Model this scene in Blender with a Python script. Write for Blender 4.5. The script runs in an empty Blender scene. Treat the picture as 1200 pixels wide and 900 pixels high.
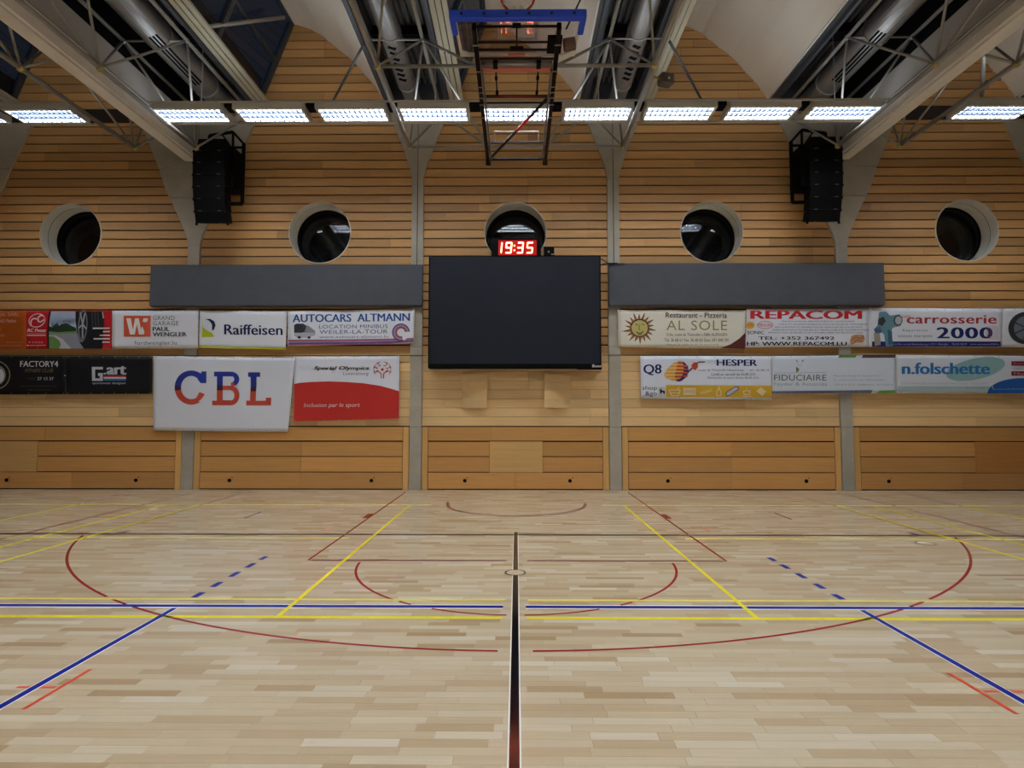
import bpy, bmesh, math, random
from mathutils import Vector, Matrix
random.seed(7)
scene = bpy.context.scene
COL = scene.collection

# ------------------------------------------------------------------ camera
F_PX, PITCH, YAW, ROLL, CAM_H = 662.6, 0.0544, 0.0083, 0.0004, 1.6896
cy, sy, cp, sp = math.cos(YAW), math.sin(YAW), math.cos(PITCH), math.sin(PITCH)
FW = Vector((-sy*cp, cy*cp, sp)); R0 = Vector((cy, sy, 0)); U0 = R0.cross(FW)
RT = math.cos(ROLL)*R0 + math.sin(ROLL)*U0
UP = -math.sin(ROLL)*R0 + math.cos(ROLL)*U0
cam_data = bpy.data.cameras.new('camera'); cam = bpy.data.objects.new('camera', cam_data); COL.objects.link(cam)
m = Matrix((RT, UP, -FW)).transposed().to_4x4(); m.translation = (0, 0, CAM_H)
cam.matrix_world = m
cam_data.sensor_fit = 'HORIZONTAL'; cam_data.sensor_width = 36.0; cam_data.lens = 36.0*F_PX/1200.0
cam_data.clip_start = 0.05; cam_data.clip_end = 200
scene.camera = cam

# ------------------------------------------------------------------ world (night outside), exposure
world = bpy.data.worlds.new('night'); scene.world = world; world.use_nodes = True
world.node_tree.nodes['Background'].inputs[0].default_value = (0.010, 0.014, 0.022, 1)
world.node_tree.nodes['Background'].inputs[1].default_value = 1.0
scene.view_settings.view_transform = 'Standard'; scene.view_settings.look = 'None'
scene.view_settings.exposure = 0.50; scene.view_settings.gamma = 1.0; scene.view_settings.use_curve_mapping = False
TUBE_POWER = 40.0
TUBE_COLOR = (0.84, 0.92, 1.0)
ADDED_UP_POWER = 3.0

# ------------------------------------------------------------------ helpers
def ray(x, y): return FW*F_PX + RT*(x-600) + UP*(450-y)
def atY(x, y, Y):
    d = ray(x, y); t = Y/d.y; return Vector((d.x*t, Y, CAM_H+d.z*t))
def atZ(x, y, Z):
    d = ray(x, y); t = (Z-CAM_H)/d.z; return Vector((d.x*t, d.y*t, Z))
YW = 12.866

MATS = {}
def srgb(c):
    out = []
    for v in c[:3]:
        v = v/255.0
        out.append(v/12.92 if v <= 0.04045 else ((v+0.055)/1.055)**2.4)
    return tuple(out)+(1.0,)
def newmat(name):
    mt = bpy.data.materials.new(name); mt.use_nodes = True
    nt = mt.node_tree; b = nt.nodes['Principled BSDF']; MATS[name] = mt
    return mt, nt, b
def plain(name, rgb, rough=0.6, metal=0.0, spec=0.5, var=0.0, scale=6.0, emit=None, estr=0.0, bump=0.0, stretch=(1, 1, 1)):
    if name in MATS: return MATS[name]
    mt, nt, b = newmat(name); c = srgb(rgb)
    b.inputs['Base Color'].default_value = c; b.inputs['Roughness'].default_value = rough
    b.inputs['Metallic'].default_value = metal; b.inputs['Specular IOR Level'].default_value = spec
    if var > 0 or bump > 0:
        tc = nt.nodes.new('ShaderNodeTexCoord'); mp = nt.nodes.new('ShaderNodeMapping'); mp.inputs['Scale'].default_value = stretch
        nz = nt.nodes.new('ShaderNodeTexNoise'); nz.inputs['Scale'].default_value = scale; nz.inputs['Detail'].default_value = 6
        nt.links.new(tc.outputs['Object'], mp.inputs[0]); nt.links.new(mp.outputs[0], nz.inputs['Vector'])
        if var > 0:
            hs = nt.nodes.new('ShaderNodeHueSaturation'); mr = nt.nodes.new('ShaderNodeMapRange')
            mr.inputs[1].default_value = 0.3; mr.inputs[2].default_value = 0.7
            mr.inputs[3].default_value = 1-var; mr.inputs[4].default_value = 1+var
            nt.links.new(nz.outputs[0], mr.inputs[0]); nt.links.new(mr.outputs[0], hs.inputs['Value'])
            hs.inputs['Color'].default_value = c; nt.links.new(hs.outputs[0], b.inputs['Base Color'])
        if bump > 0:
            bp = nt.nodes.new('ShaderNodeBump'); bp.inputs['Strength'].default_value = bump; bp.inputs['Distance'].default_value = 0.01
            nt.links.new(nz.outputs[0], bp.inputs['Height']); nt.links.new(bp.outputs[0], b.inputs['Normal'])
    if emit:
        b.inputs['Emission Color'].default_value = emit+(1.0,) if len(emit) == 3 else emit
        b.inputs['Emission Strength'].default_value = estr
    return mt
def wood(name, rgb, rough=0.45, tone=0.12, grain=0.10, source='object', ramp=None, coat=0.0, spec=0.5, gscale=(0.6, 14, 14)):
    mt, nt, b = newmat(name); N = nt.nodes; L = nt.links
    if source == 'object':
        oi = N.new('ShaderNodeObjectInfo'); rnd = oi.outputs['Random']
    else:
        at = N.new('ShaderNodeAttribute'); at.attribute_name = 'tone'; rnd = at.outputs['Fac']
    tc = N.new('ShaderNodeTexCoord'); mp = N.new('ShaderNodeMapping'); mp.inputs['Scale'].default_value = gscale
    sc = N.new('ShaderNodeMath'); sc.operation = 'MULTIPLY'; sc.inputs[1].default_value = 57.0; L.new(rnd, sc.inputs[0])
    L.new(tc.outputs['Object'], mp.inputs['Vector']); L.new(sc.outputs[0], mp.inputs['Location'])
    nz = N.new('ShaderNodeTexNoise'); nz.inputs['Scale'].default_value = 2.2; nz.inputs['Detail'].default_value = 8; nz.inputs['Roughness'].default_value = 0.6
    L.new(mp.outputs[0], nz.inputs['Vector'])
    cr = N.new('ShaderNodeValToRGB'); cr.color_ramp.interpolation = 'LINEAR'
    stops = ramp or [(0.0, tuple(c*(1-tone) for c in rgb)), (0.5, rgb), (1.0, tuple(min(255, c*(1+tone*0.7)) for c in rgb))]
    els = cr.color_ramp.elements
    while len(els) < len(stops): els.new(0.5)
    for e, (p_, c_) in zip(els, stops): e.position = p_; e.color = srgb(c_)
    L.new(rnd, cr.inputs[0])
    mr = N.new('ShaderNodeMapRange'); mr.inputs[1].default_value = 0.25; mr.inputs[2].default_value = 0.75
    mr.inputs[3].default_value = 1-grain; mr.inputs[4].default_value = 1+grain; L.new(nz.outputs[0], mr.inputs[0])
    hs = N.new('ShaderNodeHueSaturation'); L.new(cr.outputs[0], hs.inputs['Color']); L.new(mr.outputs[0], hs.inputs['Value'])
    L.new(hs.outputs[0], b.inputs['Base Color']); b.inputs['Roughness'].default_value = rough
    b.inputs['Specular IOR Level'].default_value = spec
    if coat: b.inputs['Coat Weight'].default_value = coat; b.inputs['Coat Roughness'].default_value = 0.12
    return mt
def metal(name, rgb, rough=0.4): return plain(name, rgb, rough, 0.75, var=0.08, scale=5)

class MB:
    def __init__(s): s.v = []; s.f = []; s.mi = []; s.m = 0
    def face(s, pts):
        n = len(s.v); s.v += [tuple(p) for p in pts]; s.f.append(tuple(range(n, n+len(pts)))); s.mi.append(s.m)
    def box(s, x0, x1, y0, y1, z0, z1):
        n = len(s.v)
        s.v += [(x0,y0,z0),(x1,y0,z0),(x1,y1,z0),(x0,y1,z0),(x0,y0,z1),(x1,y0,z1),(x1,y1,z1),(x0,y1,z1)]
        for f in ((3,2,1,0),(4,5,6,7),(0,1,5,4),(1,2,6,5),(2,3,7,6),(3,0,4,7)):
            s.f.append(tuple(n+i for i in f)); s.mi.append(s.m)
        return s
    def obox(s, p, q, w, h, up=(0,0,1)):
        p = Vector(p); q = Vector(q); d = (q-p).normalized(); a = d.cross(Vector(up))
        if a.length < 1e-4: a = d.cross(Vector((1,0,0)))
        a.normalize(); b = a.cross(d).normalized(); n = len(s.v)
        for c in (p, q):
            for i, j in ((-1,-1),(1,-1),(1,1),(-1,1)): s.v.append(tuple(c+a*(w/2*i)+b*(h/2*j)))
        for f in ((0,1,2,3),(7,6,5,4),(4,5,1,0),(5,6,2,1),(6,7,3,2),(7,4,0,3)):
            s.f.append(tuple(n+i for i in f)); s.mi.append(s.m)
        return s
    def tube(s, p, q, r, n=10, cap=True, r2=None):
        p = Vector(p); q = Vector(q); d = (q-p).normalized(); a = d.orthogonal().normalized(); b = d.cross(a)
        r2 = r if r2 is None else r2; k = len(s.v)
        for c, rr in ((p, r), (q, r2)):
            for i in range(n):
                t = 2*math.pi*i/n; s.v.append(tuple(c+a*(rr*math.cos(t))+b*(rr*math.sin(t))))
        for i in range(n):
            j = (i+1) % n; s.f.append((k+i, k+j, k+n+j, k+n+i)); s.mi.append(s.m)
        if cap:
            s.f.append(tuple(k+n-1-i for i in range(n))); s.f.append(tuple(k+n+i for i in range(n))); s.mi += [s.m, s.m]
        return s
    def path(s, pts, r, n=8):
        for a, b in zip(pts[:-1], pts[1:]): s.tube(a, b, r, n)
        for a in pts[1:-1]: s.ball(a, r, 6)
        return s
    def ball(s, c, r, n=10):
        c = Vector(c); k = len(s.v); m_ = n//2
        for i in range(m_+1):
            ph = math.pi*i/m_
            for j in range(n):
                th = 2*math.pi*j/n
                s.v.append((c.x+r*math.sin(ph)*math.cos(th), c.y+r*math.sin(ph)*math.sin(th), c.z+r*math.cos(ph)))
        for i in range(m_):
            for j in range(n):
                j2 = (j+1) % n; s.f.append((k+i*n+j, k+(i+1)*n+j, k+(i+1)*n+j2, k+i*n+j2)); s.mi.append(s.m)
        return s
    def prism(s, pts, y0, y1):       # pts: (x,z) outline, extruded along Y
        k = len(s.v); n = len(pts)
        for y in (y0, y1): s.v += [(x, y, z) for x, z in pts]
        s.f.append(tuple(range(k, k+n))); s.f.append(tuple(k+2*n-1-i for i in range(n))); s.mi += [s.m, s.m]
        for i in range(n):
            j = (i+1) % n; s.f.append((k+j, k+i, k+n+i, k+n+j)); s.mi.append(s.m)
        return s
    def ringY(s, cx, cz, y0, y1, r_in, r_out, n=48):
        k = len(s.v)
        for y in (y0, y1):
            for r in (r_in, r_out):
                for i in range(n):
                    t = 2*math.pi*i/n; s.v.append((cx+r*math.cos(t), y, cz+r*math.sin(t)))
        a, b, c, d = k, k+n, k+2*n, k+3*n
        for i in range(n):
            j = (i+1) % n
            for q in ((a+i,b+i,b+j,a+j),(c+j,d+j,d+i,c+i),(a+j,c+j,c+i,a+i),(b+i,d+i,d+j,b+j)):
                s.f.append(q); s.mi.append(s.m)
        return s
    def mesh(s, name, mats, smooth=False):
        me = bpy.data.meshes.new(name); me.from_pydata(s.v, [], s.f)
        for mt in (mats if isinstance(mats, (list, tuple)) else [mats]): me.materials.append(mt)
        if any(s.mi): me.polygons.foreach_set('material_index', s.mi)
        if smooth: me.polygons.foreach_set('use_smooth', [True]*len(s.f))
        me.update(); return me
    def build(s, name, mats, parent=None, smooth=False, fix=True, weld=False):
        me = s.mesh(name, mats, smooth)
        if fix:
            bm = bmesh.new(); bm.from_mesh(me)
            if weld: bmesh.ops.remove_doubles(bm, verts=bm.verts, dist=1e-5)
            bmesh.ops.recalc_face_normals(bm, faces=bm.faces); bm.to_mesh(me); bm.free()
        o = bpy.data.objects.new(name, me); COL.objects.link(o)
        if parent:
            o.parent = parent; o.matrix_parent_inverse = Matrix.Translation(-parent.location)
        return o
def tag(o, label=None, cat=None, group=None, kind=None):
    if label: o['label'] = label
    if cat: o['category'] = cat
    if group: o['group'] = group
    if kind: o['kind'] = kind
    return o
def thing(name, label, cat, loc=(0,0,0), group=None, kind=None):
    o = bpy.data.objects.new(name, None); COL.objects.link(o); o.location = loc; o.empty_display_size = 0.1
    return tag(o, label, cat, group, kind)
def smooth_bevel(o, w, seg=2):
    md = o.modifiers.new('bevel', 'BEVEL'); md.width = w; md.segments = seg; md.limit_method = 'ANGLE'; return o

# ------------------------------------------------------------------ materials
M_plank = wood('wall_plank_wood', (206, 158, 100), 0.5, 0.10, 0.09)
M_plank_low = wood('low_plank_wood', (238, 200, 143), 0.45, 0.07, 0.08)
M_wains = wood('panelling_wood', (214, 158, 92), 0.38, 0.07, 0.10)
M_stile = wood('stile_wood', (226, 178, 108), 0.4, 0.05, 0.08, gscale=(14, 14, 0.6))
PARQ = [(0.0, (174, 144, 108)), (0.07, (188, 162, 127)), (0.3, (197, 174, 141)), (0.65, (202, 181, 150)), (0.9, (207, 188, 159)), (1.0, (215, 200, 175))]
M_parq = wood('parquet_wood', (215, 195, 165), 0.24, 0.1, 0.06, 'object', PARQ, coat=0.0, gscale=(1.2, 24, 24))
M_parq_s = wood('parquet_wood_far', (215, 195, 165), 0.24, 0.1, 0.05, 'attr', PARQ, coat=0.0, gscale=(1.2, 24, 24))
M_gap = plain('dark_gap', (22, 14, 9), 0.9, spec=0.1)
M_sub = plain('parquet_joint', (172, 148, 116), 0.5)
M_conc = plain('concrete', (180, 173, 158), 0.75, var=0.10, scale=3.0, bump=0.15)
M_reveal = plain('reveal_plaster', (232, 227, 214), 0.6, var=0.03)
M_rim = plain('rim_white', (215, 205, 185), 0.5)
M_black = plain('matt_black', (9, 9, 10), 0.7, spec=0.12)
M_blackgloss = plain('black_frame_steel', (11, 11, 14), 0.28, spec=0.35)
M_vault = plain('vault_plaster', (226, 216, 202), 0.85, var=0.02, scale=1.0)
M_vedge = plain('vault_edge_white', (225, 220, 210), 0.6)
M_galv = metal('galvanised_steel', (150, 148, 146), 0.38)
M_tube = plain('painted_tube', (160, 158, 151), 0.35, 0.3)
M_brass = plain('node_brass', (190, 175, 110), 0.4, 0.4)
M_dark_beam = plain('dark_grey_beam', (78, 80, 86), 0.45, 0.3, var=0.05)
M_deck = plain('deck_metal', (112, 110, 106), 0.45, 0.4, var=0.08)
M_sill = plain('sill_beige', (180, 172, 150), 0.6)
M_curtbox = plain('curtain_box_white', (242, 236, 228), 0.5, var=0.03)
M_curtpanel = plain('curtain_box_grey', (172, 168, 162), 0.6)
M_skyframe = plain('skylight_frame', (70, 76, 84), 0.4, 0.3)
M_panel = plain('grey_fabric_panel', (84, 86, 94), 0.85, var=0.05, scale=5)
M_screen = plain('screen_face', (34, 38, 50), 0.5, spec=0.3, var=0.05, scale=3)
M_white = plain('white_enamel', (226, 224, 218), 0.4)
M_fix = plain('fixture_housing', (205, 204, 198), 0.4)
M_louvre = plain('louvre_metal', (52, 62, 84), 0.5, 0.5)
M_ledge = plain('rail_grey', (190, 186, 176), 0.4)
M_sidewall = wood('side_wall_wood', (170, 125, 75), 0.6, 0.05, 0.1)
M_blue = plain('pad_blue', (36, 82, 228), 0.45)
M_hoop = plain('hoop_orange', (226, 84, 50), 0.4)
M_salmon = plain('salmon_steel', (205, 116, 98), 0.45)
M_redglow = plain('painted_red_glow', (225, 30, 30), 0.4)
def glassmat(name, tint, mixf, rough=0.02):
    mt, nt, b = newmat(name); N = nt.nodes; L = nt.links
    N.remove(b); out = [n for n in N if n.type == 'OUTPUT_MATERIAL'][0]
    tr = N.new('ShaderNodeBsdfTransparent'); tr.inputs[0].default_value = tint
    gl = N.new('ShaderNodeBsdfGlossy'); gl.inputs['Roughness'].default_value = rough
    ge = N.new('ShaderNodeNewGeometry'); dt = N.new('ShaderNodeVectorMath'); dt.operation = 'DOT_PRODUCT'
    L.new(ge.outputs['Incoming'], dt.inputs[0]); L.new(ge.outputs['Normal'], dt.inputs[1])
    ab = N.new('ShaderNodeMath'); ab.operation = 'ABSOLUTE'; L.new(dt.outputs['Value'], ab.inputs[0])
    iv = N.new('ShaderNodeMath'); iv.operation = 'SUBTRACT'; iv.inputs[0].default_value = 1.0; L.new(ab.outputs[0], iv.inputs[1])
    pw = N.new('ShaderNodeMath'); pw.operation = 'POWER'; pw.inputs[1].default_value = 5.0; L.new(iv.outputs[0], pw.inputs[0])
    fr = N.new('ShaderNodeMath'); fr.operation = 'MULTIPLY_ADD'; fr.inputs[1].default_value = 0.96; fr.inputs[2].default_value = 0.04; L.new(pw.outputs[0], fr.inputs[0])
    ad = N.new('ShaderNodeMath'); ad.operation = 'MULTIPLY_ADD'; ad.inputs[1].default_value = 1.0; ad.inputs[2].default_value = mixf
    L.new(fr.outputs[0], ad.inputs[0])
    mx = N.new('ShaderNodeMixShader'); L.new(ad.outputs[0], mx.inputs[0]); L.new(tr.outputs[0], mx.inputs[1]); L.new(gl.outputs[0], mx.inputs[2])
    L.new(mx.outputs[0], out.inputs['Surface']); return mt
M_glass = glassmat('window_glass', (0.5, 0.55, 0.6, 1), 0.03)
M_skyglass = glassmat('skylight_glass', (0.35, 0.4, 0.45, 1), 0.0)
M_board = glassmat('backboard_glass', (0.93, 0.90, 0.90, 1), 0.0)
def emis(name, col, s):
    mt, nt, b = newmat(name); b.inputs['Base Color'].default_value = (0.8, 0.8, 0.8, 1)
    b.inputs['Emission Color'].default_value = col+(1.0,); b.inputs['Emission Strength'].default_value = s; return mt
M_tubelight = emis('lit_tube', TUBE_COLOR, TUBE_POWER)
M_added_uplight = emis('added_uplight', TUBE_COLOR, ADDED_UP_POWER)
M_digit = emis('lit_digit', (1.0, 0.20, 0.08), 10.0)
M_digback = plain('red_display_window', (120, 8, 8), 0.3, emit=(1.0, 0.01, 0.01), estr=0.22)

# ================================================================== FLOOR
floor = thing('floor', 'pale parquet sports hall floor with coloured court markings', 'floor', kind='structure')
mb = MB(); mb.box(-16, 16, -16, 13.4, -0.25, -0.004); mb.build('floor_slab', M_sub, floor)
mb = MB(); mb.box(-16, 16, -16, 1.6, -0.004, 0.0); mb.build('parquet_field', wood('parquet_plain', (188, 171, 146), 0.3, 0.05, 0.05), floor)
PW = 0.0722
lens = [0.36, 0.42, 0.46, 0.5, 0.54, 0.6]
strip_mesh = []
for Lx in lens:
    b_ = MB(); g = 0.0006; z0, z1 = -0.0035, 0.0; a, c = Lx/2-g*0.6, PW/2-g*0.6; e = 0.0003
    b_.v = [(-a,-c,z0),(a,-c,z0),(a,c,z0),(-a,c,z0),(-a+e,-c+e,z1),(a-e,-c+e,z1),(a-e,c-e,z1),(-a+e,c-e,z1)]
    b_.f = [(4,5,6,7),(0,1,5,4),(1,2,6,5),(2,3,7,6),(3,0,4,7)]; b_.mi = [0]*5
    strip_mesh.append(b_.mesh('parquet_strip', M_parq))
n_ind = 0; sv = []; sf = []; tones = []
row = 0; y = 1.6
rr = random.Random(3)
while y < YW+0.1:
    yc = y+PW/2; x = -14.2+rr.random()*0.5
    while x < 14.2:
        k = rr.randrange(6); Lx = lens[k]; xc = x+Lx/2
        if n_ind < 300 and yc > 2.62 and abs(xc) < yc*0.90+0.18:
            o = bpy.data.objects.new('parquet_strip', strip_mesh[k]); COL.objects.link(o); o.location = (xc, yc, 0); o.parent = floor; n_ind += 1
        else:
            g = 0.0006; n = len(sv); sv += [(x+g,y+g,0),(x+Lx-g,y+g,0),(x+Lx-g,y+PW-g,0),(x+g,y+PW-g,0)]; sf.append((n,n+1,n+2,n+3)); tones.append(rr.random())
        x += Lx
    y += PW
me = bpy.data.meshes.new('parquet_strips'); me.from_pydata(sv, [], sf); me.materials.append(M_parq_s)
at = me.attributes.new('tone', 'FLOAT', 'FACE'); at.data.foreach_set('value', tones)
o = bpy.data.objects.new('parquet_strips', me); COL.objects.link(o); o.parent = floor; o['kind'] = 'stuff'

# ---- court markings
C_RED = plain('line_red', (146, 26, 30), 0.25, spec=0.25); C_RED2 = plain('line_brown_red', (118, 52, 44), 0.3, spec=0.2)
C_YEL = plain('line_yellow', (240, 222, 40), 0.25, spec=0.25); C_YELP = plain('line_pale_yellow', (232, 214, 90), 0.3, spec=0.25)
C_BLU = plain('line_blue', (12, 36, 138), 0.25, spec=0.2); C_BLK = plain('line_black', (14, 11, 13), 0.13)
C_DRK = plain('line_dark', (34, 22, 22), 0.3, spec=0.2); C_WHT = plain('line_white', (236, 230, 218), 0.35); C_ORG = plain('line_orange', (222, 70, 34), 0.3, spec=0.25)
def fl(x0, x1, y0, y1, mt, z=0.001, name='court_line', label=None):
    o = MB().box(min(x0,x1), max(x0,x1), min(y0,y1), max(y0,y1), 0.0001, z).build(name, mt, floor)
    if label: o['label'] = label
    return o
def arc(cx, cy_, R, a0, a1, w, mt, z=0.0012, n=64, gaps=(), label=None):
    mb = MB(); h = w/2
    for i in range(n):
        t0 = math.radians(a0+(a1-a0)*i/n); t1 = math.radians(a0+(a1-a0)*(i+1)/n)
        xm = cx+R*math.cos((t0+t1)/2); ym = cy_+R*math.sin((t0+t1)/2)
        if any(g[0] < xm < g[1] and g[2] < ym < g[3] for g in gaps): continue
        mb.face([(cx+r*math.cos(t), cy_+r*math.sin(t), z) for r, t in ((R-h,t0),(R+h,t0),(R+h,t1),(R-h,t1))])
    o = mb.build('court_line', mt, floor, fix=False)
    for p in o.data.polygons:
        if p.normal.z < 0: p.flip()
    if label: o['label'] = label
    return o
GAPB = [(-20, 20, 5.02, 5.14), (-0.11, 0.07, 0, 13), (-20,20,5.235,5.285), (-20,20,4.79,4.83)]
# blue handball/volley lines
for s in (-1, 1):
    fl(s*0.1-0.02, s*13.5, 5.026, 5.132, C_WHT, 0.0010)
    fl(s*0.1-0.02, s*13.5, 5.046, 5.112, C_BLU, 0.0016, label='blue line across the court with white edges')
    fl(s*2.99-0.032, s*2.99+0.032, 0.5, 5.02, C_WHT, 0.0010)
    fl(s*2.99-0.024, s*2.99+0.024, 0.5, 5.02, C_BLU, 0.0016, label='blue line running towards the wall')
    for a, b in ((5.31,5.46),(5.63,5.79),(5.98,6.16),(6.34,6.52),(6.67,6.83)):
        fl(s*2.99-0.03, s*2.99+0.03, a, b, C_BLU, 0.0014, 'line_dash')
    fl(s*0.1, s*13.5, 5.24, 5.285, C_YELP, 0.0012); fl(s*0.1-0.02, s*13.5, 4.785, 4.838, C_YEL, 0.0012)
    fl(s*2.0-0.02, s*2.0+0.02, 4.83, 10.6, C_YEL, 0.0018, label='yellow side line')
    fl(s*5.94-0.024, s*5.94+0.024, 3.0, 10.75, C_YEL, 0.0018); fl(s*6.6-0.024, s*6.6+0.024, 3.0, 10.6, C_YEL, 0.0018); fl(s*8.25-0.024, s*8.25+0.024, 3.0, 10.8, C_YEL, 0.0018)
    fl(s*2.3, s*7.6, 7.81, 7.865, C_YELP, 0.0012)
    fl(s*1.6, s*10.5, 10.65, 10.73, C_YELP, 0.0010)
    fl(s*7.02-0.028, s*7.02+0.028, 3, 12.44, C_RED2, 0.0011); fl(s*8.3-0.028, s*8.3+0.028, 10.8, 12.44, C_RED2, 0.0011)
    fl(s*5.92-0.028, s*5.92+0.028, 8.02, 12.44, C_RED2, 0.0011)
    # key
    fl(s*2.425-0.014, s*2.425+0.014, 6.66, 12.44, C_RED, 0.0013, label='red edge line of the free throw lane')
    fl(s*2.44, s*2.53, 9.34, 9.74, C_RED, 0.0018, 'lane_mark')
    fl(s*2.83-0.012, s*2.83+0.012, 3.32, 3.83, C_ORG, 0.0020, 'orange_mark'); fl(s*2.86, s*2.955, 3.57, 3.592, C_ORG, 0.0018, 'orange_mark'); fl(s*3.025, s*3.10, 3.57, 3.592, C_ORG, 0.0018, 'orange_mark')
    fl(s*2.80-0.012, s*2.80+0.012, 8.36, 8.66, C_ORG, 0.0018, 'orange_mark')
    fl(s*5.66-0.04, s*5.66+0.04, 8.11, 8.30, C_DRK, 0.0018, 'dark_mark')
    fl(s*4.45-0.012, s*4.45+0.012, 9.3, 9.9, C_BLU, 0.0012, 'blue_mark')
    fl(s*0.12, s*2.4, 6.635, 6.685, C_RED2, 0.0014)
fl(-13.5, 13.5, 8.04, 8.115, C_DRK, 0.0016, label='dark line across the court')
fl(-0.047, 0.023, 0.3, 8.2, C_WHT, 0.0008); fl(-0.038, 0.014, 0.3, 8.25, C_BLK, 0.0022, label='broad glossy black centre line with white edges')
arc(-0.01, 10.865, 6.72, 180+25.5, 360-25.5, 0.028, C_RED, n=120, gaps=GAPB, label='large red arc')
arc(-0.01, 6.66, 1.79, 183, 357, 0.028, C_RED, n=72, gaps=GAPB, label='red half circle below the free throw line')
arc(-0.01, 10.865, 1.30, 172, 368, 0.056, C_RED2, z=0.0016, n=60, label='thin red half circle near the wall')
for (cx, cyy, r) in ((-0.015, 6.16, 0.105), (5.38, 7.59, 0.11), (-6.48, 10.15, 0.10)):
    mb = MB(); n = 28
    mb.face([(cx+r*math.cos(6.2832*i/n), cyy+r*math.sin(6.2832*i/n), 0.0026) for i in range(n)]); mb.build('floor_socket_cover', plain('socket_wood', (205, 182, 148), 0.35), floor, fix=False)
    arc(cx, cyy, r, 0, 360, 0.022, C_DRK, z=0.0030, n=28, label='dark ring of a floor socket')

# ================================================================== BACK WALL (bays of gapped planks)
PROFILE = [(0.0, 10.933), (0.23, 10.87), (0.449, 10.784), (0.70, 10.64), (0.90, 10.468), (1.13, 10.28), (1.37, 10.09), (1.55, 9.90), (1.678, 9.735), (1.84, 9.56), (1.985, 9.382), (2.10, 9.21), (2.19, 9.05)]
ROW = 0.2067; Z_LOW = 1.437
WINS = [(-10.377, 5.875), (-4.561, 5.9), (-0.03, 5.89), (4.496, 5.9), (10.341, 5.925)]
WR = 0.72
COLX = [-12.72, -7.466, -2.295, 2.231, 7.438, 12.6]
def circ_iv(x):
    for cx, cz in WINS:
        if abs(x-cx) < WR:
            s = math.sqrt(WR*WR-(x-cx)**2); return cz-s, cz+s
    return None
def roof_z(x):
    for ax in (-11.16, -5.305, -0.745, 3.655, 9.42):
        if ax-0.72 <= x <= ax: return 9.02+(x-ax+0.72)/0.72*1.91
        if ax < x <= ax+2.19:
            for (d0, a), (d1, b) in zip(PROFILE[:-1], PROFILE[1:]):
                if d0 <= x-ax <= d1: return a+(b-a)*(x-ax-d0)/(d1-d0)+0.06
    return 9.3
def near_win(x0, x1, z0, z1):
    return any(x1 > cx-WR and x0 < cx+WR and z1 > cz-WR and z0 < cz+WR for cx, cz in WINS)
def clipped(mb, x0, x1, z0, z1, yf, yb):
    xs = set([x0, x1]); k = 0
    for cx, cz in WINS:
        for i in range(97):
            xx = cx-WR*math.cos(math.pi*i/96)
            if x0 < xx < x1: xs.add(xx)
    if z1 > 9.0:
        i = x0
        while i < x1: xs.add(i); i += 0.06
    xs = sorted(xs)
    def ivs(x):
        c = circ_iv(x)
        if z1 > 9.0: return (z0, max(z0, min(z1, roof_z(x)))), (z1, z1)
        lo, hi = (z1, z1) if c is None else c
        if c is None: return (z0, z1), (z1, z1)
        return (z0, max(z0, min(z1, lo))), (min(z1, max(z0, hi)), z1)
    for a, b in zip(xs[:-1], xs[1:]):
        mid = ivs((a+b)/2); full = circ_iv((a+b)/2) is None and z1 <= 9.0
        if full:
            mb.face([(a,yf,z0),(b,yf,z0),(b,yf,z1),(a,yf,z1)]); mb.face([(a,yf,z1),(b,yf,z1),(b,yb,z1),(a,yb,z1)]); mb.face([(a,yb,z0),(b,yb,z0),(b,yf,z0),(a,yf,z0)]); continue
        A, B = ivs(a+1e-7), ivs(b-1e-7)
        for q in (0, 1):
            (al, ah), (bl, bh) = A[q], B[q]
            if ah-al < 1e-4 and bh-bl < 1e-4: continue
            mb.face([(a,yf,al),(b,yf,bl),(b,yf,bh),(a,yf,ah)])
            mb.face([(a,yf,ah),(b,yf,bh),(b,yb,bh),(a,yb,ah)]); mb.face([(a,yb,al),(b,yb,bl),(b,yf,bl),(a,yf,al)])
    for xx in (x0, x1):
        if circ_iv(xx) is None and z1 <= 9.0: mb.face([(xx,yf,z0),(xx,yb,z0),(xx,yb,z1),(xx,yf,z1)])
bay_words = ['far left bay of the end wall, behind the black and orange banners', 'left inner bay of the end wall, behind the bus banner', 'middle bay of the end wall, around the dark screen', 'right inner bay of the end wall, behind the sun banner', 'far right bay of the end wall, behind the spray gun banner']
patterns = [[0.9], [0.57], [0.36, 0.57, 0.8], [0.12, 0.7], [0.9], [0.57], [0.3, 0.9]]
rw = random.Random(11)
pmesh = {}
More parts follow.
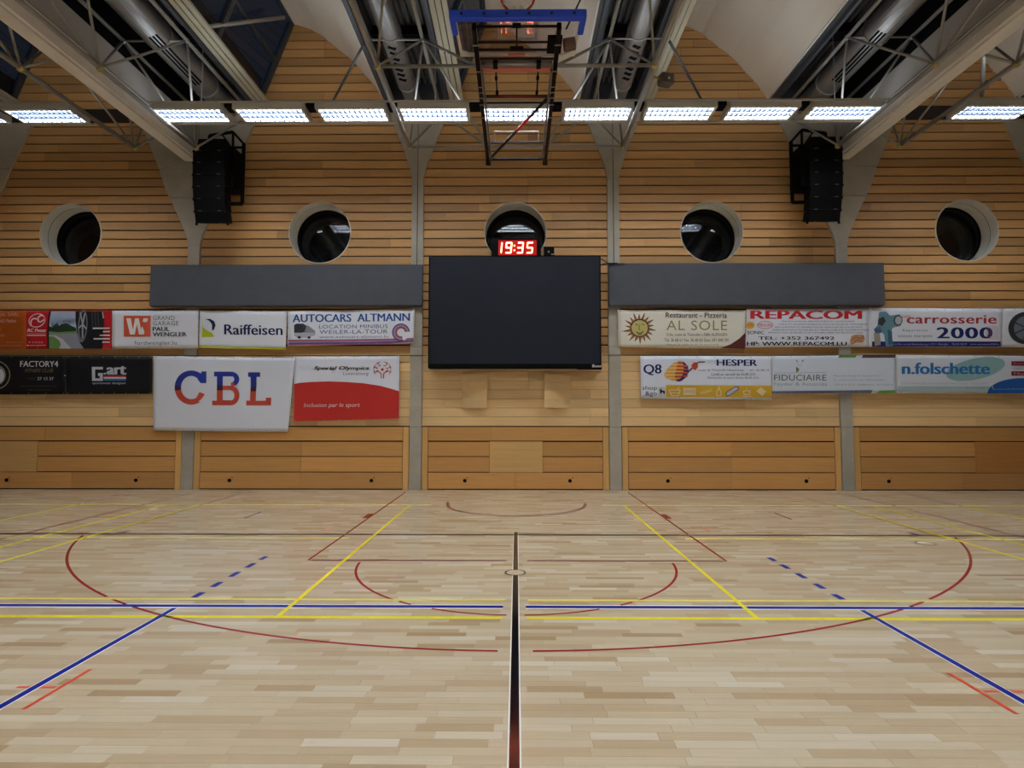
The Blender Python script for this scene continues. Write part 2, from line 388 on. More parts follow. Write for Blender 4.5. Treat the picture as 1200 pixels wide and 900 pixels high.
for bi in range(5):
    xl, xr = COLX[bi]+0.14, COLX[bi+1]-0.14
    wname = 'wall_back'
    W = thing(wname, 'horizontal wooden planks with dark gaps, '+bay_words[bi], 'wall', ((xl+xr)/2, YW, 0), kind='structure')
    mb = MB(); clipped(mb, xl-0.14, xr+0.14, -0.05, 9.0, YW+0.035, YW+0.06); clipped(mb, xl-0.14, xr+0.14, 9.0, 12.6, YW+0.035, YW+0.06); mb.build('wall_backing', M_gap, W, fix=False)
    for r in range(0, 49):
        z0 = Z_LOW+r*ROW; low = r < 8
        gap = 0.006 if low else 0.030
        cuts = [xl]+[xl+(xr-xl)*(f if rw.random() > 0.0 else f) for f in patterns[(r*3+bi*2) % 7]]+[xr]
        for a, b in zip(cuts[:-1], cuts[1:]):
            g = 0.002
            
            mt = M_plank_low if low else M_plank
            if z0 > 9.0-ROW and z0 > max(roof_z(a+(b-a)*t/20) for t in range(21)): continue
            if near_win(a, b, z0, z0+ROW) or z0+ROW > 9.0:
                mb = MB(); clipped(mb, a+g, b-g, z0, z0+ROW-gap, YW, YW+0.035)
                o = mb.build('plank', mt, W, fix=False)
            else:
                key = (round(b-a, 3), low)
                if key not in pmesh:
                    pmesh[key] = MB().box(-(b-a)/2+g, (b-a)/2-g, 0, 0.034, 0, ROW-gap).mesh('plank', mt)
                o = bpy.data.objects.new('plank', pmesh[key]); COL.objects.link(o); o.location = ((a+b)/2-W.location.x, (rw.random()-0.5)*0.002, z0); o.parent = W
# ---- lower panelling
rows_w = [(1.105, 1.412), (0.755, 1.075), (0.405, 0.735), (0.025, 0.385)]
for bi in range(5):
    xl, xr = COLX[bi]+0.15, COLX[bi+1]-0.15
    lab = ['left end', 'left inner', 'middle', 'right inner', 'right end'][bi]
    T = thing('wall_panelling', 'honey coloured low wooden store front in the %s bay, at floor level' % lab, 'panelling', ((xl+xr)/2, YW-0.03, 0), kind=None)
    T['group'] = 'low wooden store fronts along the wall'
    MB().box(xl, xr, YW+0.0, YW+0.03, 0.0, 1.43).build('backing_board', M_gap, T)
    for s, xx in ((1, xl), (-1, xr)):
        a, b = (xx, xx+0.13) if s > 0 else (xx-0.13, xx)
        MB().box(a, b, YW-0.03, YW, 0.004, 1.412).build('stile', M_stile, T)
    a, b = xl+0.142, xr-0.142; mid = (a+b)/2
    for ri, (z0, z1) in enumerate(rows_w):
        segs = [(a, mid-0.002), (mid+0.002, b)]
        if bi in (0, 2, 4) and ri in (1, 2):
            hc = {0: -11.85, 2: -0.015, 4: 11.25}[bi]; hw = {0: 0.95, 2: 0.6, 4: 0.95}[bi]
            segs = [(a, hc-hw-0.006), (hc+hw+0.006, b)]
        if ri == 0: segs = [(a, a+(b-a)*0.36-0.002), (a+(b-a)*0.36+0.002, b)] if bi in (0, 2) else [(a, b)]
        for p, q in segs:
            if q-p > 0.1: MB().box(p, q, YW-0.025, YW, z0, z1).build('board', M_wains, T)
    if bi in (0, 2, 4):
        hc = {0: -11.85, 2: -0.015, 4: 11.25}[bi]; hw = {0: 0.95, 2: 0.6, 4: 0.95}[bi]
        hx0, hx1 = hc-hw, min(hc+hw, b-0.0)
        o = MB().box(max(hx0, a), min(hx1, b), YW-0.028, YW, 0.395, 1.085).build('cover_panel', wood('cover_wood_%d' % bi, (222, 178, 112) if bi != 4 else (196, 136, 72), 0.45, 0.02, 0.1), T); o['label'] = 'plain square cover panel'
    for hx in ({0: (-11.58, -8.63), 1: (-6.5, -3.28), 2: (-1.17, 1.2), 3: (3.4, 6.5), 4: (8.34, 11.6)}[bi]):
        mb = MB(); mb.tube((hx, YW-0.033, 0.205), (hx, YW-0.02, 0.205), 0.042, 14); mb.tube((hx+0.06, YW-0.03, 0.27), (hx+0.06, YW-0.02, 0.27), 0.012, 8)
        mb.build('lock_hole', M_black, T)
MB().box(-13.2, 13.2, YW-0.01, YW+0.03, 0.0, 0.022).build('shadow_strip_back', M_gap).update_tag()  # dark strip that paints in the shade at the foot of the wall
bpy.data.objects['shadow_strip_back']['kind'] = 'structure'; tag(bpy.data.objects['shadow_strip_back'], 'thin dark shadow strip where end wall meets floor', 'shadow_strip')
# small flaps in the middle bay
for s, (xa, xb) in ((-1, (541.5, 571)), (1, (637.5, 668))):
    p0 = atY(xa, 438, YW-0.03); p1 = atY(xb, 478, YW-0.03)
    T = thing('wall_flap', 'small square wooden flap standing slightly open, under the screen on its %s' % ('left' if s < 0 else 'right'), 'flap', (p0.x, YW-0.03, p1.z), 'small wooden flaps under the screen')
    free = 0.13; y_in, y_out = YW-0.012, YW-0.012-free
    xa_, xb_ = p0.x, p1.x
    yl, yr = (y_in, y_out) if s < 0 else (y_out, y_in)
    nb = 4
    for k in range(nb):
        za = p1.z+(p0.z-p1.z)*k/nb; zb = p1.z+(p0.z-p1.z)*(k+1)/nb-0.003
        mb = MB(); n = 0
        mb.v = [(xa_,yl,za),(xb_,yr,za),(xb_,yr+0.02,za),(xa_,yl+0.02,za),(xa_,yl,zb),(xb_,yr,zb),(xb_,yr+0.02,zb),(xa_,yl+0.02,zb)]
        mb.f = [(3,2,1,0),(4,5,6,7),(0,1,5,4),(1,2,6,5),(2,3,7,6),(3,0,4,7)]; mb.mi = [0]*6
        mb.build('flap_board', M_plank_low, T)

# ---- concrete columns
col_lab = ['beyond the left edge', 'behind the left loudspeakers', 'left of the dark screen', 'right of the dark screen', 'behind the right loudspeakers', 'beyond the right edge']
for ci, cx in enumerate(COLX):
    T = thing('concrete_column', 'grey concrete column with flared head, '+col_lab[ci], 'column', (cx, YW, 0), 'concrete columns of the end wall')
    inner = ci in (2, 3); hw = 0.135; lean = 0
    yf, yb = YW-0.045, YW+0.04
    if inner:
        prof = [(0.13, 7.15), (0.2, 7.45), (0.37, 7.95), (0.60, 8.5), (0.78, 9.05)]
    else:
        prof = [(0.13, 5.6), (0.19, 5.85), (0.42, 6.35), (0.72, 6.95), (0.87, 7.4), (1.10, 7.95), (1.32, 8.47), (1.5, 9.05)]
    joints = [] if inner else [6.72, 7.42]
    MB().box(cx-hw+0.01, cx+hw-0.01, yf+0.015, yb, 0, 9.0).build('column_core', M_gap, T)
    z_start = prof[0][1]
    for za, zb in ((0.002, 1.41), (1.416, 3.24), (3.246, 5.1), (5.104, z_start)):
        if inner and za > 5:
            MB().box(cx-hw, cx-0.008, yf, yb, za, zb).build('column_shaft', M_conc, T); MB().box(cx+0.008, cx+hw, yf, yb, za, zb).build('column_shaft', M_conc, T)
        else: MB().box(cx-hw, cx+hw, yf, yb, za, zb).build('column_shaft', M_conc, T)
    def hwz(z):
        for (w0, a), (w1, b) in zip(prof[:-1], prof[1:]):
            if a <= z <= b: return w0+(w1-w0)*(z-a)/(b-a)
        return prof[-1][0]
    levels = [z_start]+joints+[prof[-1][1]]
    for za, zb in zip(levels[:-1], levels[1:]):
        zz = sorted(set([za+0.004, zb-0.004]+[z for _, z in prof if za+0.004 < z < zb-0.004]))
        sides = ((-1, -0.007), (1, 0.007)) if inner else ((0, 0),)
        for s, g in sides:
            if s == 0: pts = [(cx+hwz(z), z) for z in zz]+[(cx-hwz(z), z) for z in reversed(zz)]
            else: pts = [(cx+s*hwz(z), z) for z in zz]+[(cx+g, zz[-1]), (cx+g, zz[0])]
            MB().prism(pts, yf, yb).build('column_head', M_conc, T)

# ---- round windows
wl = ['far left, near the left edge', 'above the left grey panel', 'behind the red clock', 'above the right grey panel', 'far right, near the right edge']
for i, (cx, cz) in enumerate(WINS):
    W = thing('window_%d' % (i+1), 'round porthole window with deep white reveal, '+wl[i], 'window', (cx, YW, cz), kind='structure')
    mb = MB(); mb.ringY(cx, cz, YW-0.004, YW+0.20, WR-0.014, WR-0.001, 64); mb.ringY(cx, cz, YW+0.215, YW+0.47, WR-0.014, WR-0.001, 64); mb.build('reveal', M_reveal, W, smooth=False)
    MB().ringY(cx, cz, YW+0.2, YW+0.215, WR-0.011, WR+0.02, 64).build('shadow_joint', M_black, W)
    MB().ringY(cx, cz, YW-0.012, YW+0.002, WR-0.014, WR+0.006, 64).build('rim', M_rim, W)
    MB().ringY(cx, cz, YW+0.46, YW+0.50, WR-0.05, WR+0.02, 64).build('window_frame', M_black, W)
    n = 48; mb = MB(); th = 0.075
    mb.face([(cx+(WR-0.03)*math.cos(6.28319*k/n), YW+0.56+(WR-0.03)*math.sin(6.28319*k/n)*th, cz+(WR-0.03)*math.sin(6.28319*k/n)) for k in range(n)]); mb.build('pane', M_glass, W, fix=False)
    mb = MB(); mb.ringY(cx, cz, YW+0.50, YW+0.72, WR-0.04, WR+0.02, 48); mb.ringY(cx, cz, YW+0.70, YW+0.76, WR-0.16, WR-0.02, 48); mb.ringY(cx, cz, YW+0.76, YW+1.0, WR-0.12, WR-0.10, 48)
    mb.tube((cx, YW+1.0, cz), (cx, YW+1.02, cz), WR, 40); mb.build('outer_cowl', plain('cowl_dark', (24, 26, 28), 0.5), W, smooth=False)

# ---- other room walls (out of the frame)
def wallbox(name, lab, *a):
    o = MB().box(*a).build(name, M_sidewall); tag(o, lab, 'wall', kind='structure')
wallbox('wall_left', 'wooden side wall left of the hall, outside the view', -16.2, -16.0, -16, 13.2, 0, 12)
wallbox('wall_right', 'wooden side wall right of the hall, outside the view', 16.0, 16.2, -16, 13.2, 0, 12)
wallbox('wall_front', 'wooden wall behind the viewer', -16.2, 16.2, -16.2, -16, 0, 12)
wallbox('wall_back_end', 'wooden end wall strip beyond the far left column', -16.0, COLX[0]-0.14, YW, YW+0.06, 0, 12)
wallbox('wall_back_end', 'wooden end wall strip beyond the far right column', COLX[-1]+0.14, 16, YW, YW+0.06, 0, 12)

# ================================================================== ROOF
Y0R = -16.0; Y1R = YW+0.05
PROFILE = [(0.0, 10.933), (0.23, 10.87), (0.449, 10.784), (0.70, 10.64), (0.90, 10.468), (1.13, 10.28), (1.37, 10.09), (1.55, 9.90), (1.678, 9.735), (1.84, 9.56), (1.985, 9.382), (2.10, 9.21), (2.19, 9.05)]
APEX = [-11.16, -5.305, -0.745, 3.655, 9.42]
vl = ['over the far left bay', 'over the left inner bay', 'over the middle bay', 'over the right inner bay', 'over the far right bay']
for i, ax in enumerate(APEX):
    T = thing('ceiling', 'cream curved plaster vault '+vl[i], 'ceiling', (ax+1, 0, 9.05), kind='structure')
    pts = [(ax+dx, z) for dx, z in PROFILE]; top = [(x+0.10, z+0.12) for x, z in reversed(pts)]
    o = MB().prism(pts+top, Y0R, Y1R).build('vault', M_vault, T)
    xe = ax+2.19
    MB().box(xe-0.004, xe+0.05, Y0R, Y1R-0.05, 9.02, 9.06).build('vault_edge', M_vedge, T)
    # sloping skylight
    S = thing('window_%d' % (6+i), 'dark sloping skylight glazing '+vl[i], 'skylight', (ax-0.4, 0, 9.5), kind='structure')
    b0, b1 = Vector((ax-0.72, 0, 9.02)), Vector((ax, 0, 10.93)); nrm = Vector((-(b1-b0).z, 0, (b1-b0).x)).normalized()
    yy = YW-0.02; ys = []
    while yy > 2: ys.append(yy); yy -= 2.0
    for k, yv in enumerate(ys):
        MB().obox((b0.x, yv-0.04, b0.z), (b1.x, yv-0.04, b1.z), 0.09, 0.12, (0, 1, 0)).build('glazing_bar', M_skyframe, S)
    for t in (0.0, 0.5, 1.0):
        c = b0.lerp(b1, t); MB().obox((c.x, Y0R, c.z), (c.x, YW-0.02, c.z), 0.07, 0.09).build('glazing_rail', M_skyframe, S)
    for (ta, tb) in ((0.02, 0.49), (0.51, 0.98)):
        for ya, yb in list(zip(ys[1:], ys[:-1]))+[(Y0R, ys[-1])]:
            a, b = b0.lerp(b1, ta), b0.lerp(b1, tb); o_ = nrm*0.02
            mb = MB(); mb.face([(a.x+o_.x, ya, a.z+o_.z), (b.x+o_.x, ya, b.z+o_.z), (b.x+o_.x, yb-0.08, b.z+o_.z), (a.x+o_.x, yb-0.08, a.z+o_.z)]); mb.build('pane', M_skyglass, S, fix=False)
    # outer roof shell seen dark through the glass
    x0, x1 = ax-0.72-0.08, ax-0.72+0.26
    for k in range(3):
        MB().box(x0+0.11*k, x0+0.11*k+0.09, Y0R, YW-0.03, 8.93+0.02*k, 8.99+0.02*k).build('sill_board', M_sill, S)
# gutters (deck over each truss)
GUT = [(-8.97, APEX[1]-0.72, -7.45), (-3.115, APEX[2]-0.72, -2.25), (1.445, APEX[3]-0.72, 2.25), (5.845, APEX[4]-0.72, 7.43), (-13.6, APEX[0]-0.72, -12.7), (11.6, 13.4, 12.5)]
gl_ = ['above the left pair of trusses', 'above the left centre truss', 'above the right centre truss', 'above the right pair of trusses', 'above the far left edge', 'above the far right edge']
for i, (xa, xb, _) in enumerate(GUT):
    T = thing('ceiling', 'grey ribbed metal roof trough '+gl_[i], 'ceiling', ((xa+xb)/2, 0, 9.3), kind='structure')
    MB().box(xa, xb, Y0R, Y1R, 9.55, 9.6).build('deck', M_deck, T)
    MB().box(xa, xa+0.03, Y0R, Y1R-0.05, 9.07, 9.55).build('trough_side', M_deck, T); MB().box(xb-0.03, xb, Y0R, Y1R-0.05, 9.02, 9.55).build('trough_side', M_deck, T)
    MB().box(xa, xb, YW-0.06, YW-0.02, 8.95, 9.55).build('end_plate', M_dark_beam, T)
    x = xa+0.14
    while x < xb-0.1:
        MB().box(x, x+0.055, Y0R, YW-0.02, 9.42, 9.55).build('deck_rib', M_deck, T); x += 0.135
    for s, xe in ((1, xa+0.03), (-1, xb-0.03)):
        a, b = (xe, xe+0.2) if s > 0 else (xe-0.2, xe)
        MB().box(a, b, Y0R, YW-0.05, 8.98, 9.16).build('edge_beam', M_dark_beam, T); MB().box(a+0.07, b-0.07, Y0R, YW-0.05, 8.88, 8.98).build('edge_beam', M_dark_beam, T)
    for yv in (10.9, 8.2, 5.4):
        MB().box(xa+0.25, xb-0.25, yv-0.14, yv+0.14, 9.2, 9.38).build('cross_channel', M_black, T)
# side roof beyond
for xa, xb, w in ((-16.2, -13.6, 'left'), (13.4, 16.2, 'right')):
    o = MB().box(xa, xb, Y0R, Y1R, 9.6, 9.7).build('ceiling', M_vault); tag(o, 'flat plaster ceiling strip along the %s side' % w, 'ceiling', kind='structure')

# ---- trusses
NODES_B = [11.62, 8.86, 6.1, 3.34]; NODES_T = [12.82, 10.2, 7.45, 4.7, 1.95]; HB, HT = 7.33, 8.7
tl = {-12.65: 'at the far left edge', -8.09: 'left of the left white box beam', -6.79: 'right of the left white box beam, beside the loudspeakers', -2.26: 'left of the folded basketball goal', 2.23: 'right of the folded basketball goal', 6.74: 'left of the right white box beam, beside the loudspeakers', 8.03: 'right of the right white box beam', 12.45: 'at the far right edge'}
for tx, w in tl.items():
    T = thing('roof_truss', 'grey steel tube roof truss '+w, 'truss', (tx, 8, HB), 'steel tube roof trusses')
    off = 0.5 if abs(tx) < 3 else 0.6
    MB().tube((tx, 1.9, HB), (tx, NODES_B[0], HB), 0.042 if abs(tx) < 9 else 0.04, 12).build('bottom_chord', M_tube, T, smooth=True)
    for s in (-1, 1):
        MB().tube((tx+s*off, 1.9, HT), (tx+s*off, YW-0.05, HT), 0.035, 10).build('top_chord', M_tube, T, smooth=True)
        for j, yb in enumerate(NODES_B):
            for yt in (NODES_T[j], NODES_T[j+1]):
                MB().tube((tx, yb, HB), (tx+s*off, yt, HT), 0.022, 8).build('strut', M_tube, T, smooth=True)
    for yt in NODES_T:
        MB().tube((tx-off, yt, HT), (tx+off, yt, HT), 0.018, 8).build('cross_tube', M_tube, T, smooth=True)
        for s in (-1, 1): MB().ball((tx+s*off, yt, HT), 0.05, 10).build('node', M_galv, T, smooth=True)
    for yb in NODES_B: MB().ball((tx, yb, HB-0.005), 0.062, 12).build('node', M_brass, T, smooth=True)
# ties between the two centre trusses
for yb, w in ((11.62, 'near the end wall'), (8.86, 'under the backboard')):
    o = MB().tube((-2.2, yb, HB), (2.17, yb, HB), 0.03, 10).build('tie_tube', M_tube, smooth=True); tag(o, 'horizontal grey steel tube between the centre trusses, '+w, 'tube', 'tubes between the centre trusses')
T = thing('goal_hanger', 'slanting steel tubes from centre trusses holding the folded basketball goal', 'hanger', (0, 10, HB))
for s in (-1, 1):
    tx = s*2.245-s*0.5
    for a, b in (((tx, 10.2, HT), (s*0.6, 11.6, HB)), ((tx, 10.2, HT), (s*0.62, 8.88, HB)), ((tx, 12.8, HT), (s*0.6, 11.6, HB))):
        MB().tube(a, b, 0.025, 8).build('hanger_tube', M_tube, T, smooth=True)
# braces by the light row
for s in (-1, 1):
    for (xa, ya, xb, yb) in ((2.88, 10.3, 4.25, 12.5),):
        o = MB().tube((s*xa, ya, HT), (s*xb, yb, HT+0.03), 0.026, 8).build('wind_brace', M_dark_beam, smooth=True); tag(o, 'slanting steel tube in front of the wood, %s of the centre' % ('left' if s < 0 else 'right'), 'tube', 'slanting braces beside the centre trusses')
# horizontal brace in left bay skylight, and outside right
o = MB().tube(atZ(228, 33, 9.0), atZ(333, 20.5, 10.55), 0.04, 8).build('wind_brace', M_tube, smooth=True); tag(o, 'steel tube crossing the left skylight', 'tube', 'skylight braces')
o = MB().tube((9.0, 10.6, HT), (10.6, 12.6, 8.9), 0.04, 8).build('wind_brace', M_tube, smooth=True); tag(o, 'steel tube right of the right white box beam', 'tube')
# ---- curtain boxes (between outer truss pairs)
for s, w in ((-1, 'left'), (1, 'right')):
    X = lambda v: s*v
    sh = -0.0 if s < 0 else -0.05
    T = thing('curtain_box', 'long white box beam for the divider curtain, %s side of the ceiling' % w, 'beam', (s*7.56, 8, 7.6))
    def bx(a, b, z0, z1, nm, mt): 
        x0, x1 = sorted((s*(a+sh), s*(b+sh))); return MB().box(x0, x1, -10, YW-0.05, z0, z1).build(nm, mt, T)
    bx(7.47, 7.72, 7.58, 7.66, 'bottom_board', M_curtbox); bx(7.40, 7.45, 7.61, 7.92, 'side_board', M_curtbox)
    bx(7.45, 7.66, 7.66, 7.9, 'inner_core', M_dark_beam); bx(7.68, 7.72, 7.66, 7.92, 'side_board', M_curtbox)
    bx(7.40, 7.72, 7.95, 8.42, 'upper_panel', M_curtpanel)
    bx(7.44, 7.68, 8.42, 9.42, 'upper_web', M_black)

# ---- ducts
for dx, r, w in ((-2.37, 0.20, 'inside the left centre truss'), (2.28, 0.20, 'inside the right centre truss'), (-6.74, 0.26, 'inside the left outer truss'), (6.70, 0.26, 'inside the right outer truss')):
    T = thing('air_duct', 'round galvanised air duct '+w, 'duct', (dx, 8, 8.85), 'round air ducts in the roof')
    zc = 8.86 if abs(dx) < 3 else 8.82
    ysd = [-2, 1.0, 3.6, 6.2, 8.9, 10.2, 11.85]
    for a, b in zip(ysd[:-1], ysd[1:]):
        MB().tube((dx, a+0.01, zc), (dx, b-0.01, zc), r, 28).build('duct_section', M_galv, T, smooth=False)
        MB().tube((dx, b-0.02, zc), (dx, b+0.02, zc), r+0.012, 28).build('duct_flange', M_tube, T)
    MB().tube((dx, 11.87, zc), (dx, 12.8, zc+0.02), r*0.92, 24).build('duct_section', M_galv, T)
    if abs(dx) < 3:
        for k in range(7):
            yv = 10.35+k*0.17; MB().obox((dx-0.07, yv, zc-r*0.94), (dx+0.06, yv+0.07, zc-r*0.97), 0.07, 0.03).build('grille_slot', M_black, T)
    else:
        for k in range(3):
            xo = dx+(k-1)*0.06*1; sgn = 1 if dx < 0 else -1
            ang = math.radians(-90+sgn*(10+k*14)); MB().obox((dx+math.cos(ang)*r*0.99, 9.9, zc+math.sin(ang)*r*0.99), (dx+math.cos(ang)*r*0.99, 11.4, zc+math.sin(ang)*r*0.99), 0.03, 0.03).build('grille_slot', M_black, T)

# ================================================================== LIGHT ROW
def fixture_meshes():
    L_, Wd = 1.35, 0.52
    hb = MB(); t = 0.05
    hb.box(-L_/2, L_/2, -0.01, 0.05, 0, 0.11); hb.box(-L_/2, L_/2, Wd-0.05, Wd+0.01, 0, 0.11)
    hb.box(-L_/2, -L_/2+t, 0.03, Wd-0.03, 0, 0.11); hb.box(L_/2-t, L_/2, 0.03, Wd-0.03, 0, 0.11)
    hb.box(-L_/2, L_/2, 0, Wd, 0.11, 0.13)
    housing = hb.mesh('housing', M_fix)
    lv = MB(); n = 13; x0, x1 = -L_/2+t, L_/2-t
    for k in range(1, n): x = x0+(x1-x0)*k/n; lv.box(x-0.009, x+0.009, 0.03, Wd-0.03, 0.004, 0.045)
    for k in (1, 2): yv = 0.03+(Wd-0.06)*k/3; lv.box(x0, x1, yv-0.016, yv+0.016, 0.003, 0.05)
    louvre = lv.mesh('louvre', M_louvre)
    tb = MB(); tb.box(x0+0.04, x1-0.04, -0.05, 0.05, -0.006, 0.006); tube = tb.mesh('lamp_tube', M_tubelight)
    return housing, louvre, tube, Wd
HM, LM, TM, FWD = fixture_meshes()
UM = MB().box(-0.6, 0.6, 0.06, FWD-0.06, 0.132, 0.136).mesh('added_uplight_panel', M_added_uplight)  # unseen glowing panel, added on every light to brighten the vault
def fixture(xc, yn, label, group):
    T = thing('ceiling_light', label, 'light', (xc, yn, 7.55), group)
    for nm, me_ in (('housing', HM), ('louvre', LM), ('upper_panel', UM)):
        o = bpy.data.objects.new(nm, me_); COL.objects.link(o); o.parent = T
    for k in range(3):
        o = bpy.data.objects.new('lamp_tube', TM); COL.objects.link(o); o.parent = T; o.location = (0, 0.03+(FWD-0.06)*(k+0.5)/3, 0.07)
    return T
xs_l = [-10.87, -9.27]+[-0.02+1.588*k for k in range(-4, 5)]+[9.23, 10.8]
words = ['cut off at the left edge of the picture', 'left of the left white box beam', 'just right of the left white box beam', 'second right of the left white box beam', 'third right of the left white box beam', 'just left of the folded goal', 'seen through the folded goal frame', 'just right of the folded goal', 'third left of the right white box beam', 'second left of the right white box beam', 'just left of the right white box beam', 'right of the right white box beam', 'beyond the right edge of the picture']
for x, w in zip(xs_l, words): fixture(x, 10.5, 'lit louvred ceiling light, '+w, 'lit ceiling lights in the long row')
for yr in (5.0, -0.5, -6.0, -11.5):
    for k in range(-6, 7): fixture(-0.02+1.588*k, yr, 'ceiling light behind or above the viewer, %s row, number %d from the left wall' % ({5.0: 'nearest', -0.5: 'second', -6.0: 'third', -11.5: 'last'}[yr], k+7), 'ceiling lights behind the viewer')
T = thing('light_rail', 'pale metal rails carrying the row of ceiling lights', 'rail', (0, 10.7, 7.68))
MB().box(-7.1, 7.08, 10.46, 10.49, 7.655, 7.685).build('front_rail', M_ledge, T); MB().box(-6.9, 6.9, 11.03, 11.06, 7.53, 7.56).build('rear_rail', M_ledge, T)
for xa, xb in ((-11.5, -8.55), (8.5, 11.5)):
    MB().box(xa, xb, 10.46, 10.49, 7.655, 7.685).build('front_rail', M_ledge, T); MB().box(xa, xb, 11.03, 11.06, 7.53, 7.56).build('rear_rail', M_ledge, T)
for x0, x1 in zip(xs_l[:-1], xs_l[1:]):
    if x1-x0 < 1.7: MB().box(x0+0.69, x1-0.69, 10.62, 10.86, 7.66, 7.74).build('cable_tray', M_black, T)
for x in (-6.2, -1.6, 1.6, 6.2): MB().tube((x, 10.75, 7.69), (x, 10.75, 9.5 if abs(x) > 1.7 else 9.1), 0.008, 6).build('suspension_wire', M_tube, T)
o = MB().box(-12.5, -7.7, YW-0.08, YW-0.01, 8.53, 8.83).build('trim_1', plain('dark_band', (44, 30, 22), 0.7)); tag(o, 'dark horizontal band on the wood above the far left bay', 'trim', kind='structure')
o = MB().box(7.7, 12.5, YW-0.08, YW-0.01, 8.53, 8.83).build('trim_2', plain('dark_band', (44, 30, 22), 0.7)); tag(o, 'dark horizontal band on the wood above the far right bay', 'trim', kind='structure')

# ================================================================== SPEAKERS
for s, w in ((-1, 'left'), (1, 'right')):
    sh = 0.0 if s < 0 else -0.02
    T = thing('line_array_speaker', 'hanging column of black loudspeakers in front of the %s outer column' % w, 'loudspeaker', (s*6.65, 12.1, 5.9), 'hanging loudspeaker columns')
    def XB(a, b): x0, x1 = sorted((s*(a+sh), s*(b+sh))); return x0, x1
    fy, fz = 11.95, 7.69; xc_ = s*(6.69+sh)
    for k, deg in enumerate((0, 0, 1, 3, 6, 10, 14)):
        a_ = math.radians(deg); h = 0.262; hw = 0.35-0.006*max(0, k-3); dpt = 0.40
        ny, nz = fy+h*math.sin(a_), fz-h*math.cos(a_)
        iy, iz = math.cos(a_)*dpt, math.sin(a_)*dpt
        g = 0.004
        mb = MB(); mb.v = [(xc_-hw, fy, fz-g), (xc_+hw, fy, fz-g), (xc_+hw, ny, nz+g), (xc_-hw, ny, nz+g),
                           (xc_-hw*0.82, fy+iy, fz+iz-0.03), (xc_+hw*0.82, fy+iy, fz+iz-0.03), (xc_+hw*0.82, ny+iy, nz+iz+0.03), (xc_-hw*0.82, ny+iy, nz+iz+0.03)]
        mb.f = [(0,1,2,3),(7,6,5,4),(0,4,5,1),(1,5,6,2),(2,6,7,3),(3,7,4,0)]; mb.mi = [0]*6
        o = mb.build('cabinet', M_black, T)
        for sx in (-1, 1):
            px_ = xc_+sx*hw*0.62; MB().box(px_-0.035, px_+0.035, ny-0.012, ny+0.004, nz-0.008, nz+0.008).build('rigging_pin', plain('pin_grey', (80, 84, 92), 0.5), o)
            px_ = xc_+sx*(hw+0.012); MB().box(px_-0.02, px_+0.02, ny+0.03, ny+0.07, nz-0.02, nz+0.02).build('side_lug', M_black, o)
        fy, fz = ny, nz
    # carrying frame
    F = MB(); y1 = 12.42
    pA, pB, pC = [(s*(v[0]+sh), y1, v[1]) for v in ((6.95, 8.0), (6.42, 8.08), (6.22, 7.85))]
    F.obox(pA, pB, 0.05, 0.05); F.obox(pB, (s*(6.17+sh), y1, 7.80), 0.05, 0.05); F.obox((s*(6.17+sh), y1, 7.82), (s*(6.17+sh), y1, 6.42), 0.06, 0.06); F.obox((s*(6.17+sh), y1, 6.42), (s*(6.5+sh), y1, 6.42), 0.06, 0.06)
    F.obox(pA, (s*(6.95+sh), y1, 7.0), 0.05, 0.05); F.obox((s*(6.95+sh), y1, 7.72), (s*(6.17+sh), y1, 7.72), 0.04, 0.04)
    F.obox((s*(6.42+sh), y1, 8.05), (s*(6.40+sh), y1, 7.0), 0.04, 0.04); F.obox((s*(6.65+sh), y1, 8.0), (s*(6.45+sh), y1, 7.72), 0.03, 0.03); F.obox((s*(6.9+sh), y1, 7.98), (s*(6.75+sh), y1, 7.72), 0.03, 0.03)
    F.build('carrying_frame', M_black, T)
    for zz in (7.9, 7.0): MB().obox((s*6.8, 12.42, zz), (s*6.8, YW-0.04, zz), 0.05, 0.05).build('wall_arm', M_black, T)
    x0, x1 = XB(6.27, 6.62); MB().box(x0, x1, 12.2, 12.6, 6.7, 7.62).build('rear_cabinet', M_black, T)
# small grey box lamp/speaker hanging at truss
T = thing('projector_box', 'small grey swivelling loudspeaker box on the right centre truss', 'loudspeaker', (2.5, 9.2, 7.15))
c = atY(780, 94, 9.1)
rot = Matrix.Rotation(math.radians(20), 3, 'Z')
mb = MB(); mb.box(-0.11, 0.11, -0.09, 0.09, -0.085, 0.085); mb.v = [tuple(c+rot@Vector(v)) for v in mb.v]; smooth_bevel(mb.build('box_body', plain('box_grey', (96, 88, 82), 0.5), T), 0.02)
mb = MB(); mb.box(-0.015, 0.015, -0.105, -0.088, -0.03, -0.0); mb.v = [tuple(c+rot@Vector(v)) for v in mb.v]; mb.build('front_spot', M_white, T)
MB().tube((2.24, 9.15, HB), (c.x-0.1, c.y, c.z+0.02), 0.02, 8).build('bracket', M_brass, T)

# ================================================================== BASKETBALL GOAL (folded under the roof)
G = thing('basketball_goal', 'folded ceiling basketball goal with glass backboard, blue padding and black frame', 'basketball goal', (0, 9, 7.2))
def BP(x, t, off=0.0):   # backboard plane: t metres from the padded edge towards the wall
    return Vector((x-0.0+0.015, 7.58+t*0.994, 7.20+t*0.125+off))
def bboard(name, x0, x1, t0, t1, h, mt, off=0.0, bev=0):
    mb = MB(); mb.v = [tuple(BP(x, t, o_)) for o_ in (off, off+h) for x, t in ((x0, t0), (x1, t0), (x1, t1), (x0, t1))]
    mb.f = [(3,2,1,0),(4,5,6,7),(0,1,5,4),(1,2,6,5),(2,3,7,6),(3,0,4,7)]; mb.mi = [0]*6
    o = mb.build(name, mt, G)
    if bev: smooth_bevel(o, bev, 3)
    return o
bboard('backboard_pane', -0.87, 0.87, 0.03, 1.03, 0.012, M_board, 0.012)
